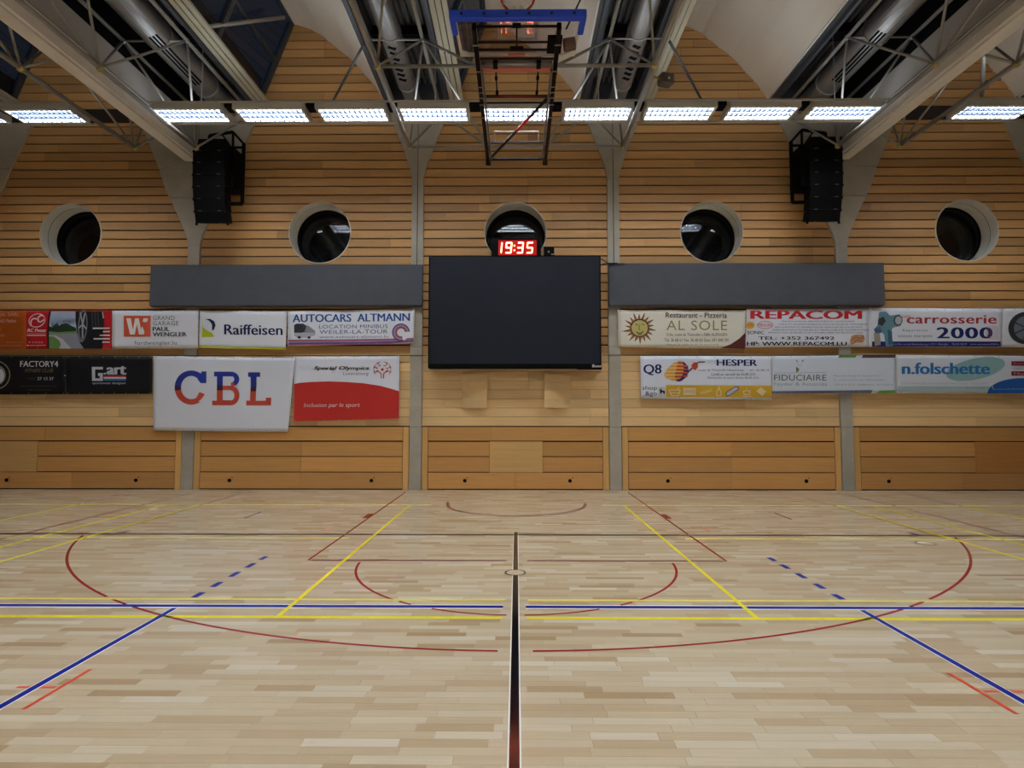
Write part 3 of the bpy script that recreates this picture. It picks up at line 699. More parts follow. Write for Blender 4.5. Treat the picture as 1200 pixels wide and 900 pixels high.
for s in (-1, 1): bboard('backboard_frame', min(s*0.86, s*0.9), max(s*0.86, s*0.9), 0, 1.05, 0.035, M_white)
bboard('backboard_frame', -0.9, 0.9, 0.0, 0.05, 0.035, M_white); bboard('backboard_frame', -0.9, 0.9, 0.985, 1.05, 0.035, M_white)
for (a, b, c_, d) in ((-0.295, 0.295, 0.15, 0.20), (-0.295, 0.295, 0.55, 0.60), (-0.295, -0.245, 0.15, 0.6), (0.245, 0.295, 0.15, 0.6)):
    bboard('target_line', a, b, c_, d, 0.003, M_white, 0.026)
for s in (-1, 1):
    mb = MB(); mb.v = [tuple(BP(s*x, t, o_)) for o_ in (0.0, 0.02) for x, t in ((0.86, 0.99), (0.86, 0.87), (0.74, 0.99))]; mb.f = [(0,1,2),(5,4,3),(0,3,4,1),(1,4,5,2),(2,5,3,0)]; mb.mi = [0]*5; mb.build('corner_plate', M_white, G)
# padding
bboard('edge_padding', -0.955, 0.955, -0.06, 0.05, 0.13, M_blue, -0.03, 0.02)
for s in (-1, 1): bboard('edge_padding', min(s*0.87, s*0.955), max(s*0.87, s*0.955), 0.03, 0.40, 0.08, M_blue, -0.03, 0.02)
for k in range(6):
    p = BP(-0.78+k*0.312, -0.061, 0.035); MB().tube(p, p+Vector((0, -0.006, 0)), 0.022, 10).build('pad_hole', plain('hole_blue', (10, 20, 70), 0.6), G)
bboard('edge_plate', -0.12, 0.12, 0.03, 0.08, 0.03, M_white, -0.03)
# hoop
mb = MB(); hc = BP(0.0, 0.14, 0.40); R_ = 0.235; n = 36
for k in range(n):
    a0, a1 = 2*math.pi*k/n, 2*math.pi*(k+1)/n
    mb.tube((hc.x+R_*math.cos(a0), hc.y, hc.z+R_*math.sin(a0)), (hc.x+R_*math.cos(a1), hc.y, hc.z+R_*math.sin(a1)), 0.018, 8)
mb.build('hoop', M_hoop, G, smooth=True)
MB().box(hc.x-0.1, hc.x+0.1, hc.y-0.03, hc.y+0.03, hc.z-R_-0.13, hc.z-R_+0.0).build('hoop_bracket', M_hoop, G)
netm = plain('net_white', (225, 222, 214), 0.7)
mb = MB()
for k in range(12):
    a = 2*math.pi*k/12; p0 = Vector((hc.x+R_*math.cos(a), hc.y, hc.z+R_*math.sin(a))); a2 = a+0.26; a3 = a-0.26
    for aa in (a2, a3): mb.tube(p0, (hc.x+0.16*math.cos(aa), hc.y-0.14, hc.z+0.16*math.sin(aa)-0.08), 0.004, 4)
mb.build('net', netm, G)
# frame posts
def FP(x, yv): return Vector((x, yv, 7.16-(yv-7.6)*0.035))
PO = 0.60
for s in (-1, 1):
    MB().obox(FP(s*PO, 7.68), FP(s*PO, 11.72), 0.065, 0.10).build('side_post', M_blackgloss, G)
    MB().obox(FP(s*(PO-0.06), 8.6)+Vector((0, 0, -0.02)), FP(s*(PO-0.07), 11.5)+Vector((0, 0, -0.01)), 0.03, 0.05).build('inner_post', plain('post_grey', (120, 118, 124), 0.3, 0.5), G)
    for yv in (8.0, 8.6, 9.0, 9.15, 9.3, 9.5, 9.9):
        MB().obox(FP(s*(PO-0.045), yv)+Vector((0,0,-0.055)), FP(s*(PO+0.045), yv)+Vector((0,0,-0.055)), 0.02, 0.012).build('post_clamp', plain('clamp_light', (168, 166, 160), 0.4, 0.4), G)
    MB().tube(FP(s*PO, 11.6)+Vector((0, 0, 0.02)), (s*PO, 11.6, HB), 0.03, 8).build('pivot_arm', M_blackgloss, G)
    MB().tube(FP(s*PO, 8.86), (s*PO, 8.86, HB), 0.02, 8).build('pivot_arm', M_blackgloss, G)
    MB().tube(FP(s*PO, 11.70)+Vector((-0.05, 0, 0)), FP(s*PO, 11.70)+Vector((0.05, 0, 0)), 0.045, 10).build('pivot_wheel', M_black, G)
def bar(name, yv, w, h, mt, dz=0.0, x=PO):
    return MB().obox(FP(-x, yv)+Vector((0,0,dz)), FP(x, yv)+Vector((0,0,dz)), w, h).build(name, mt, G)
def y_for(py, zoff=0.0):
    # solve for Y on the folded frame seen at photo row py
    yv = 9.0
    for _ in range(20):
        p = atZ(604, py, FP(0, yv).z+zoff); yv = p.y
    return yv
bar('cross_bar', y_for(31), 0.035, 0.02, M_blackgloss); bar('cross_bar', y_for(49.5), 0.03, 0.02, M_blackgloss); bar('cross_bar', y_for(58.5), 0.035, 0.02, M_blackgloss)
bar('cross_bar', y_for(69), 0.035, 0.02, M_blackgloss); bar('cross_bar', y_for(113), 0.07, 0.02, M_blackgloss); bar('cross_bar', y_for(120.5), 0.03, 0.015, M_black)
bar('cross_bar', y_for(167), 0.09, 0.02, plain('bar_grey', (110, 112, 118), 0.3, 0.5)); bar('cross_bar', y_for(186.5), 0.09, 0.02, M_blackgloss)
o = MB().tube(FP(-PO+0.05, y_for(74.5)), FP(PO-0.05, y_for(74.5)), 0.042, 16).build('winch_tube', M_galv, G, smooth=True); bar('salmon_beam', y_for(81.5), 0.10, 0.02, M_salmon, 0.0, PO-0.04)['label'] = 'salmon pink painted beam'
for xx in (-0.33, 0.34):
    MB().obox(FP(xx, y_for(70.5)), FP(xx, y_for(78)), 0.07, 0.09).build('winch_clamp', M_black, G)
    MB().tube(FP(xx, y_for(84)), FP(xx, y_for(112)), 0.012, 6).build('spring_rod', M_black, G)
    for py in (90, 107): MB().tube(FP(xx, y_for(py)), FP(xx, y_for(py+3)), 0.025, 8).build('spring_collar', M_black, G)
MB().tube(FP(0.0, y_for(31)), FP(0.0, y_for(58)), 0.012, 6).build('centre_rod', M_black, G)
for py, w_ in ((30, 0.12), (57, 0.2)): MB().obox(FP(-w_/2, y_for(py)), FP(w_/2, y_for(py)), 0.07, 0.03).build('centre_clamp', M_black, G)
o = MB().obox(FP(-0.13, y_for(64)), FP(0.13, y_for(64)), 0.05, 0.015).build('centre_plate', M_salmon, G)
MB().box(0.45, 0.66, y_for(41), y_for(61), 7.11, 7.15).build('motor_box', M_black, G)
MB().tube((0.70, y_for(54), 7.15), (0.86, y_for(54), 7.18), 0.09, 14).build('motor', plain('motor_grey', (110, 84, 76), 0.5, 0.3), G)
# safety belt: thin tube from motor over the pad
MB().tube((0.72, 7.95, 7.3), (1.02, 7.35, 7.62), 0.012, 6).build('safety_rod', M_black, G)
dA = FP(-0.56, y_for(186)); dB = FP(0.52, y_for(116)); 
for t0, t1, mt, nm in ((0, 0.52, M_blackgloss, 'diagonal_rod'), (0.52, 0.74, M_redglow, 'red_glow_section'), (0.74, 1, M_blackgloss, 'diagonal_rod')):  # red glow of the clock digits, painted onto the middle of the rod
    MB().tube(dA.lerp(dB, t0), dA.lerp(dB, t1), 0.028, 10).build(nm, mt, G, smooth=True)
mb = MB(); ya, yb = y_for(154.5), y_for(166)
mb.tube(FP(-0.42, ya), FP(0.42, ya), 0.012, 6); mb.tube(FP(-0.42, ya), FP(-0.42, yb), 0.01, 6); mb.tube(FP(0.42, ya), FP(0.42, yb), 0.01, 6); mb.build('wire_bow', plain('wire_pale', (196, 186, 172), 0.4), G)

# ================================================================== WALL PANELS, SCREEN, CLOCK
for (xa, ya, xb, yb, w) in ((176.5, 310.5, 494.5, 357.5, 'left'), (713.5, 308.5, 1037.5, 357, 'right')):
    p0 = atY(xa, ya, YW-0.16); p1 = atY(xb, yb, YW-0.16)
    T = thing('roller_screen_case', 'long dark grey flat case on the wall, %s of the screen' % w, 'panel', ((p0.x+p1.x)/2, YW-0.1, p1.z), 'long grey wall cases')
    smooth_bevel(MB().box(p0.x, p1.x, YW-0.16, YW-0.0-0.045, p1.z, p0.z).build('case_front', M_panel, T), 0.006)
    MB().box(p0.x+0.02, p1.x-0.02, YW-0.15, YW-0.05, p1.z-0.02, p1.z).build('case_lip', M_dark_beam, T)
YS = YW-0.30
p0 = atY(502.5, 300, YS); p1 = atY(705, 431.5, YS)
T = thing('led_screen', 'big switched off dark display screen in the middle of the wall', 'screen', ((p0.x+p1.x)/2, YS, p1.z))
smooth_bevel(MB().box(p0.x, p1.x, YS, YW-0.05, p1.z, p0.z).build('screen_case', M_black, T), 0.015)
MB().box(p0.x+0.03, p1.x-0.03, YS-0.004, YS+0.01, p1.z+0.10, p0.z-0.02).build('screen_face', M_screen, T)
MB().box(p1.x-0.55, p1.x-0.0, YS-0.008, YS+0.02, p1.z-0.03, p1.z+0.055).build('maker_plate_holder', M_black, T)
# clock
YC = YS-0.02
def cp(x, y): return atY(x, y, YC)
a = cp(576, 279); b = cp(634, 300)
T2 = thing('digital_clock', 'black wall clock with glowing red digits 19:35 on top of the screen', 'clock', ((a.x+b.x)/2, YC, b.z))
MB().box(a.x, b.x, YC, YC+0.12, b.z+0.005, a.z).build('clock_case', M_black, T2)
a = cp(584, 281.5); b = cp(629, 299); MB().box(a.x, b.x, YC-0.004, YC+0.002, b.z, a.z).build('display_window', M_digback, T2)
SEG = {'1': 'bc', '9': 'abcdfg', '3': 'abgcd', '5': 'afgcd'}
def digit(ch, x0, x1, yt, yb_):
    mb = MB(); tw = 1.5; sl = 0.10
    ym = (yt+yb_)/2
    segs = {'a': (x0, yt, x1, yt), 'd': (x0, yb_, x1, yb_), 'g': (x0, ym, x1, ym), 'f': (x0, yt, x0, ym), 'b': (x1, yt, x1, ym), 'e': (x0, ym, x0, yb_), 'c': (x1, ym, x1, yb_)}
    for s_ in SEG[ch]:
        xa, ya, xb, yb2 = segs[s_]
        if ya == yb2: q = [(xa, ya-tw/2), (xb, ya-tw/2), (xb, ya+tw/2), (xa, ya+tw/2)]
        else: q = [(xa-tw/2, ya), (xa+tw/2, ya), (xa+tw/2, yb2), (xa-tw/2, yb2)]
        ps = [cp(x+(yb_-yy)*sl, yy) for x, yy in q]
        k = len(mb.v); mb.v += [(p.x, YC-0.012, p.z) for p in ps]+[(p.x, YC-0.005, p.z) for p in ps]
        for f in ((0,3,2,1),(4,5,6,7),(0,1,5,4),(1,2,6,5),(2,3,7,6),(3,0,4,7)): mb.f.append(tuple(k+i for i in f)); mb.mi.append(0)
    mb.build('digit', M_digit, T2)
digit('1', 584.5, 587.2, 284.5, 296.3); digit('9', 592.5, 598.6, 284.5, 296.3); digit('3', 606, 612, 284.5, 296.3); digit('5', 617.2, 623.4, 284.5, 296.3)
mb = MB()
for yy in (288, 293.4):
    p = cp(602.8, yy); mb.box(p.x-0.014, p.x+0.014, YC-0.012, YC-0.005, p.z-0.014, p.z+0.014)
mb.build('colon', M_digit, T2)
a = cp(637.5, 290); b = cp(649.5, 300.2)
T3 = thing('small_black_box', 'small black box with a white dot, on the screen beside the clock', 'box', ((a.x+b.x)/2, YC, b.z))
MB().box(a.x, b.x, YC, YC+0.15, b.z+0.012, a.z).build('box_case', M_black, T3)
p = cp(643, 295); MB().tube((p.x, YC-0.004, p.z), (p.x, YC+0.01, p.z), 0.022, 10).build('front_dot', plain('dot_grey', (150, 150, 150), 0.4), T3)
p = cp(648, 298); MB().box(p.x-0.04, p.x+0.02, YC-0.004, YC+0.002, p.z-0.01, p.z+0.012).build('front_mark', M_white, T3)
for pts, lab in ((((704, 303), (709, 306), (714, 310), (722, 309), (732, 309)), 'thin black cable from screen top to right grey case'), (((704.5, 311), (708, 309), (714, 308.3), (724, 308.5)), 'second black cable just below, from screen side to right grey case')):
    P_ = [atY(x, y, YW-0.19 if x > 712 else YW-0.2) for x, y in pts]
    o = MB().path(P_, 0.009, 6).build('cable', M_black); tag(o, lab, 'cable')
# horizontal joints where the banner cords run
for (xa, xb, yy, lab) in ((0, 500, 416.3, 'left'), (706, 1200, 416.0, 'right')):
    a = atY(xa, yy, YW-0.06); b = atY(xb, yy+0.3, YW-0.06)
    o = MB().tube(a, b, 0.009, 6).build('banner_rope', plain('rope_dark', (70, 60, 50), 0.7)); tag(o, 'dark rope stretched above the lower banners, %s side' % lab, 'rope')

# ================================================================== BANNERS
YB = YW-0.085
def font_mesh(txt, shear=0.0, bold=0.0, spacing=1.0):
    c = bpy.data.curves.new('t', 'FONT'); c.body = txt; c.shear = shear; c.offset = bold; c.space_character = spacing; c.resolution_u = 3
    o = bpy.data.objects.new('t', c); me_ = bpy.data.meshes.new_from_object(o)
    vs = [(v.co.x, v.co.y) for v in me_.vertices]; fs = [tuple(p.vertices) for p in me_.polygons]
    bpy.data.objects.remove(o); bpy.data.curves.remove(c); bpy.data.meshes.remove(me_)
    return vs, fs
COLC = {}
def ink(rgb):
    k = 'ink_%d_%d_%d' % rgb
    return plain(k, rgb, 0.6, spec=0.3)
class Banner:
    def __init__(s, label, quad, base, sag=0.0, seed=0, amp=0.008, sc=0):
        s.q = quad; s.seed = seed; s.layer = 0; s.amp = amp; s.parts = {}; s.sc = sc
        P = [atY(x, y, YB) for x, y in quad]   # TL TR BR BL
        s.P = P; s.x0 = min(P[0].x, P[3].x); s.x1 = max(P[1].x, P[2].x); s.z1 = max(P[0].z, P[1].z); s.z0 = min(P[2].z, P[3].z)
        s.step = 0.09; s.T = thing('banner', label, 'banner', ((s.x0+s.x1)/2, YB, s.z0))
        s.rnd = random.Random(seed); s.ph = [s.rnd.random()*6.28 for _ in range(8)]
        nx = max(2, int((P[1].x-P[0].x)/s.step)); nz = max(2, int((P[0].z-P[3].z)/s.step)); mb = MB()
        for j in range(nz+1):
            v = j/nz
            for i in range(nx+1):
                u = i/nx; a = P[0].lerp(P[1], u); b = P[3].lerp(P[2], u); p = a.lerp(b, v)
                z = p.z
                if sc and j == 0: z -= sc*abs(math.sin(u*math.pi*(4+seed % 3)))
                if sc and j == nz: z += 0.3*sc*math.sin(u*7+seed)
                mb.v.append((p.x, YB-s.w(p.x, p.z), z))
        for j in range(nz):
            for i in range(nx): k = j*(nx+1)+i; mb.f.append((k, k+nx+1, k+nx+2, k+1)); mb.mi.append(0)
        o = mb.build('cloth', ink(base), s.T, smooth=True, fix=False)
        sd = o.modifiers.new('solid', 'SOLIDIFY'); sd.thickness = 0.0015; sd.offset = -1
        for u in [0.02+0.96*k/7 for k in range(8)]:
            for (A, B_, dz) in ((P[0], P[1], -0.025), (P[3], P[2], 0.025)):
                p = A.lerp(B_, u); MB().tube((p.x, YB-s.w(p.x, p.z)-0.006, p.z+dz), (p.x, YB-s.w(p.x, p.z)+0.03, p.z+dz), 0.009, 8).build('eyelet', plain('eyelet_metal', (170, 168, 160), 0.4, 0.6), s.T)
    def w(s, x, z):
        g = s.step; i, j = math.floor(x/g), math.floor(z/g); fx, fz = x/g-i, z/g-j
        def h(i, j):
            x_, z_ = i*g, j*g; p = s.ph; top = max(0.0, 1-(s.z1-z_)/0.5)
            return s.amp*(0.9*math.sin(2.1*x_+1.3*z_+p[0])+0.7*math.sin(5.3*x_-3.1*z_+p[1])*top+0.5*math.sin(9.0*x_+6*z_+p[2])*top+0.4*math.sin(3.0*x_+4.0*z_+p[3]))
        return (h(i,j)*(1-fx)+h(i+1,j)*fx)*(1-fz)+(h(i,j+1)*(1-fx)+h(i+1,j+1)*fx)*fz
    def add(s, name, rgb, polys, tess=True):       # polys in photo pixels
        key = (name, rgb, s.layer)
        d = 0.0035+s.layer*0.0012
        bm = bmesh.new()
        for poly in polys:
            vs = []
            for x, y in poly: p = atY(x, y, YB); vs.append(bm.verts.new((p.x, 0, p.z)))
            try: bm.faces.new(vs)
            except ValueError: pass
        if tess: s._cut(bm)
        bm.normal_update(); bmesh.ops.triangulate(bm, faces=[f for f in bm.faces if len(f.verts) > 4])
        s._fin(bm, name, rgb, d)
    def _cut(s, bm):
        xs = [v.co.x for v in bm.verts]; zs = [v.co.z for v in bm.verts]; g = s.step
        if not xs: return
        for i in range(math.floor(min(xs)/g)+1, math.ceil(max(xs)/g)):
            bmesh.ops.bisect_plane(bm, geom=bm.verts[:]+bm.edges[:]+bm.faces[:], plane_co=(i*g, 0, 0), plane_no=(1, 0, 0))
        for i in range(math.floor(min(zs)/g)+1, math.ceil(max(zs)/g)):
            bmesh.ops.bisect_plane(bm, geom=bm.verts[:]+bm.edges[:]+bm.faces[:], plane_co=(0, 0, i*g), plane_no=(0, 0, 1))
    def _fin(s, bm, name, rgb, d):
        for v in bm.verts: v.co.y = YB-s.w(v.co.x, v.co.z)-d
        for f in bm.faces:
            f.normal_update()
            if f.normal.y > 0: f.normal_flip()
        me_ = bpy.data.meshes.new(name); bm.to_mesh(me_); bm.free(); me_.materials.append(ink(rgb))
        o = bpy.data.objects.new(name, me_); COL.objects.link(o); o.parent = s.T; o.matrix_parent_inverse = Matrix.Translation(-s.T.location)
    def up(s): s.layer += 1; return s
    def rect(s, name, rgb, x0, y0, x1, y1): s.add(name, rgb, [[(x0, y0), (x1, y0), (x1, y1), (x0, y1)]])
    def ell(s, name, rgb, cx, cy_, rx, ry, a=0.0, n=28):
        a = math.radians(a); P = []
        for k in range(n):
            t = 2*math.pi*k/n; x, y = rx*math.cos(t), ry*math.sin(t); P.append((cx+x*math.cos(a)-y*math.sin(a), cy_+x*math.sin(a)+y*math.cos(a)))
        s.add(name, rgb, [P])
    def ring(s, name, rgb, cx, cy_, rx, ry, w, a0=0, a1=360, n=32, a=0.0):
        pol = []; a = math.radians(a)
        def pt(r1, r2, t): x, y = r1*math.cos(t), r2*math.sin(t); return (cx+x*math.cos(a)-y*math.sin(a), cy_+x*math.sin(a)+y*math.cos(a))
        for k in range(n):
            t0 = math.radians(a0+(a1-a0)*k/n); t1 = math.radians(a0+(a1-a0)*(k+1)/n)
            pol.append([pt(rx-w/2, ry-w/2, t0), pt(rx+w/2, ry+w/2, t0), pt(rx+w/2, ry+w/2, t1), pt(rx-w/2, ry-w/2, t1)])
        s.add(name, rgb, pol, tess=False)
    def line(s, name, rgb, pts, w):
        pol = []
        for (xa, ya), (xb, yb_) in zip(pts[:-1], pts[1:]):
            L_ = math.hypot(xb-xa, yb_-ya) or 1; nx, ny = -(yb_-ya)/L_*w/2, (xb-xa)/L_*w/2
            pol.append([(xa+nx, ya+ny), (xb+nx, yb_+ny), (xb-nx, yb_-ny), (xa-nx, ya-ny)])
        s.add(name, rgb, pol)
    def text(s, txt, rgb, x0, x1, yt, yb_, shear=0.0, bold=0.0, spacing=1.0, slope=0.0, ref=None, name='lettering'):
        vs, fs = font_mesh(txt, shear, 0.0 if bold > 0 else bold, spacing)
        if not vs: return
        nb = int(max(0.0, bold)/0.01+0.99)
        if nb:
            n0 = len(vs); v0 = list(vs); f0 = list(fs)
            for k in range(1, nb+1):
                dx = bold*2.2*k/nb; dy = 0.0
                vs += [(x+dx, y) for x, y in v0]; fs += [tuple(i+n0*k for i in f) for f in f0]
        ax, bx_ = min(v[0] for v in vs), max(v[0] for v in vs); ay, by = min(v[1] for v in vs), max(v[1] for v in vs)
        bm = bmesh.new(); V = []
        for x, y in vs:
            X_ = x0+(x-ax)/(bx_-ax)*(x1-x0); Y_ = yb_+(y-ay)/(by-ay)*(yt-yb_)+slope*(X_-x0)
            p = atY(X_, Y_, YB); V.append(bm.verts.new((p.x, 0, p.z)))
        for f in fs:
            try: bm.faces.new([V[i] for i in f])
            except ValueError: pass
        s._fin(bm, name, rgb, 0.0035+s.layer*0.0012)

WHT = (240, 243, 252); K = (26, 26, 34)
# 1 orange / red / tyre photograph
b = Banner('orange and red tyre dealer banner with a road photograph, at the left edge', [(-70, 364.5), (131, 364), (131, 408.5), (-70, 409.5)], (200, 30, 40), seed=1)
b.rect('orange_field', (226, 112, 40), -70, 366, 31, 409); b.add('orange_field', (226, 112, 40), [[(-1, 365), (31.5, 365), (28, 409), (-1, 409)]])
b.up(); b.text('GLOBAL SARL', (240, 190, 160), -16, 23.5, 366.8, 371, bold=0.01, slope=-0.01); b.text('AS Pedro', (244, 205, 180), 0, 19.5, 374, 378, 0.1, 0.01); b.text('Racing', (236, 180, 140), -14, 5, 391, 394.5)
b.text('www.asp-edro.lu', (240, 200, 170), 7, 26, 400.5, 402.2); b.text('info@aspedro-racing.lu', (240, 200, 170), -8, 26, 403.8, 405.6)
b.ring('emblem', (245, 235, 235), 43.8, 375.6, 9.4, 7.6, 0.9, a=-20); b.line('emblem', (245, 235, 235), [(36.5, 382), (37, 376), (39, 373.5), (42.5, 373.2), (43, 374.5)], 1.5); b.line('emblem', (245, 235, 235), [(51.5, 370), (48, 369.5), (44.8, 372), (45, 376.5), (48, 377.5), (51.8, 374.5)], 1.5)
b.text('RC Pneus', (248, 244, 244), 32.5, 54.5, 385.2, 389, 0.25, 0.03); b.rect('strapline', (226, 130, 136), 32, 390.4, 54, 391.2); b.rect('strapline', (240, 190, 190), 32, 392.4, 54, 393.8)
b.text('27 28 18 83', (245, 220, 220), 38, 51, 400.5, 402.2, 0, 0.02); b.text('www.rcpneus.lu', (245, 225, 225), 35, 54, 404, 405.8, 0, 0.03); b.ell('phone_mark', (245, 225, 225), 35.2, 401.2, 1.0, 0.9); b.ell('mail_mark', (245, 225, 225), 32.8, 404.9, 1.2, 0.8)
b.add('photo_edge', (40, 10, 14), [[(58, 364.6), (60.5, 364.6), (59, 372), (57.8, 388), (58.6, 408.6), (56.4, 408.8), (55.8, 388), (56.8, 372)]])
b.up(); b.add('photo_sky', (186, 200, 226), [[(60, 365), (90, 365), (92, 390), (58, 390), (58.4, 376)]]); b.rect('photo_sky', (176, 192, 222), 60, 372, 89, 380)
b.up(); b.add('photo_road', (150, 152, 164), [[(58, 391), (92, 390), (100, 408.5), (58.6, 408.5)]])
b.up(); b.add('photo_lawn', (126, 158, 96), [[(58, 389.4), (91, 388), (91, 390.8), (72, 391.8), (58, 391)]]); b.add('photo_path', (206, 206, 210), [[(58, 393.4), (66, 393.4), (74, 397.5), (84, 408.6), (58.5, 408.6)]])
b.up(); b.add('photo_lawn', (112, 150, 84), [[(58, 394.2), (64, 394.4), (70, 399), (72, 404), (70, 408.6), (58.6, 408.6)]])
b.add('photo_trees', (36, 58, 40), [[(58, 388.8), (58.5, 382), (62, 384), (64, 380.5), (68, 379), (70, 382), (72, 380), (77, 378.6), (81, 380), (84, 382), (89, 384), (90, 388), (70, 389.2)]]); b.rect('photo_tower', (110, 128, 150), 61, 378.6, 63, 384); b.rect('photo_tower', (110, 128, 150), 66, 378.5, 68, 382); b.rect('photo_tower', (120, 136, 160), 74.6, 375, 75.4, 382); b.rect('photo_tower', (120, 136, 160), 81, 376, 81.8, 382)
b.up(); b.add('photo_tyre', (30, 28, 32), [[(89, 365), (122, 365), (122, 380), (120, 408.6), (99, 408.8), (94, 402), (90.5, 390), (88.8, 376)]])
b.up(); b.ell('photo_rim', (120, 122, 128), 97, 382, 5.6, 19.5, 4); b.up(); b.ell('photo_rim', (44, 42, 48), 97.4, 381.5, 4.0, 16, 4); b.up()
for k in range(5):
    t = math.radians(20+72*k); b.line('photo_spoke', (178, 180, 188), [(97.2, 380), (97.2+4.6*math.cos(t), 380+16.5*math.sin(t))], 1.6)
for k in range(3): b.line('photo_tread', (74, 72, 78), [(108+k*3.2, 365.5), (109+k*3.6, 384)], 1.0)
b.line('photo_glint', (170, 178, 200), [(120.5, 365.5), (121.5, 373)], 1.6)
for yy, xa in ((384.8, 109), (388.7, 121), (393, 117), (397.1, 110), (401, 120)): b.add('caption', (238, 226, 230), [[(xa, yy-0.8), (129, yy-0.9), (129, yy+0.7), (xa, yy+0.8)]])
b.add('red_stripe', (214, 34, 42), [[(121.8, 364.6), (131, 364.4), (131, 383.5), (123.4, 383.5)]]); b.add('red_stripe', (214, 34, 42), [[(123, 403), (130, 403), (130.2, 408.4), (119.6, 408.4)]])
# 2 garage
b = Banner('white garage banner with orange square W sign', [(131.5, 364), (233, 363.5), (232, 408.5), (131, 408.5)], WHT, seed=2)
b.up(); b.rect('logo_square', (222, 96, 64), 145, 370, 176.5, 394.5); b.up(); b.add('logo_letter', (244, 240, 238), [[(148, 373), (153.4, 373), (155.7, 386.2), (158.4, 373), (162.6, 373), (165.4, 386.2), (168, 373), (173.4, 373), (168.6, 392), (162.8, 392), (160.4, 379.8), (158, 392), (152.4, 392)]], tess=False)
b.text('GRAND', (130, 130, 138), 179.5, 205, 370, 375, spacing=1.1); b.text('GARAGE', (130, 130, 138), 179.5, 209.5, 376.4, 381.4, spacing=1.1); b.text('PAUL', (40, 40, 48), 179, 199, 383.2, 388, bold=0.025); b.text('WENGLER', (40, 40, 48), 179, 219, 389.4, 394.2, bold=0.025); b.text('fordwengler.lu', (130, 132, 140), 157.5, 207.5, 399.4, 405.4, spacing=1.05)
# 3 bank
b = Banner('white bank banner with dark blue word and yellow green leaf logo', [(234, 363.5), (336.5, 364.5), (335, 409.5), (233, 407.5)], WHT, seed=3, sc=0.01)
b.up(); b.add('bottom_stripe', (206, 214, 60), [[(233, 405.4), (335.2, 407.6), (335, 409.4), (233, 407.4)]])
b.add('logo_leaf', (196, 206, 40), [[(236.8, 377.5), (238.2, 384), (243, 387.5), (248.2, 390), (251, 394.6), (236.5, 395.3), (237.2, 384)]]); b.add('logo_bird', (22, 36, 84), [[(240.5, 374), (246, 373.6), (251, 376.5), (252.4, 381), (250.6, 386.4), (248.4, 387.4), (248.2, 380), (245, 375.8)]])
b.text('Raiffeisen', (18, 34, 92), 262.5, 331.5, 380, 392, bold=0.018, slope=0.012)
# 4 bus company
b = Banner('white bus company banner with red and purple curl stripes', [(337, 364.5), (486, 362), (485, 402.5), (337, 405.5)], (242, 244, 252), seed=4)
b.up(); sl = -0.014
b.text('AUTOCARS  ALTMANN', (30, 84, 160), 343, 480.5, 368.6, 377.8, bold=0.025, slope=-0.012); b.text('LOCATION MINIBUS', (84, 104, 160), 374, 454.5, 380.8, 385.2, slope=-0.008, spacing=1.05); b.text('WEILER-LA-TOUR', (84, 104, 160), 374.5, 454.5, 386.8, 391.4, slope=-0.008, spacing=1.05); b.text('www.autocars-altmann.lu', (130, 140, 172), 374.5, 455, 393.2, 396.4, slope=-0.008)
for dy, c_ in ((0, (176, 70, 70)), (1.6, (150, 140, 200)), (3.2, (96, 84, 150)), (4.6, (170, 90, 110))): b.line('stripe', c_, [(338, 399.2+dy), (400, 398.6+dy), (460, 397.6+dy), (485, 397.0+dy*0.6)], 1.5)
b.up(); b.ell('curl_ground', (242, 244, 252), 470, 388, 10.6, 11.3); b.up()
for r_, c_ in ((9.6, (70, 70, 130)), (8.0, (170, 150, 206)), (6.5, (206, 110, 80)), (5.4, (150, 70, 90))): b.ring('curl', c_, 470, 389.6, r_, r_*1.0, 1.5, -5, -285, 40)
b.add('bus', (60, 62, 72), [[(345, 381), (348, 379.4), (356, 379.4), (359, 382), (360, 389), (354, 390), (345, 390)]]); b.add('bus', (150, 156, 172), [[(355, 380), (362, 382), (369, 387.5), (370, 390), (358, 390)]]); b.add('bus', (196, 196, 204), [[(345, 390), (370, 390), (369.5, 393), (362, 395.6), (348, 395.6), (345, 393)]]); b.up(); b.ell('bus_wheel', (40, 40, 50), 351, 395.4, 2, 1.5); b.ell('bus_wheel', (40, 40, 50), 362.5, 395.6, 1.8, 1.4)
# 5 fitness club
b = Banner('black fitness club banner with round white badge, at the left edge', [(-70, 417), (77, 417.5), (77, 462), (-70, 462.5)], (20, 20, 24), seed=5)
b.up(); b.ring('badge', (190, 176, 140), -5, 439.5, 17, 16.5, 1.0); b.ring('badge', (200, 200, 205), -5, 439.5, 11.5, 11.5, 1.0); b.ell('badge', (222, 224, 228), -2, 440, 7.5, 9)
b.text('FACTORY4', (236, 236, 240), 24, 68, 423, 430, bold=0.015); b.text('FITNESS CLUB', (140, 124, 84), 29.5, 62, 432.2, 436.2, 0.3); b.text('+352', (80, 76, 66), 32, 42, 442, 445.2); b.text('27 12 37', (214, 214, 220), 44, 63, 442, 445.4, bold=0.02); b.text('www.factory4-fitnessclub.com', (104, 92, 62), 23, 67, 451.6, 453.6); b.text('L-1855 Luxembourg', (104, 92, 62), 31, 59, 456, 458); b.rect('cord_mark', (190, 190, 196), 75, 439.5, 77, 440.6)
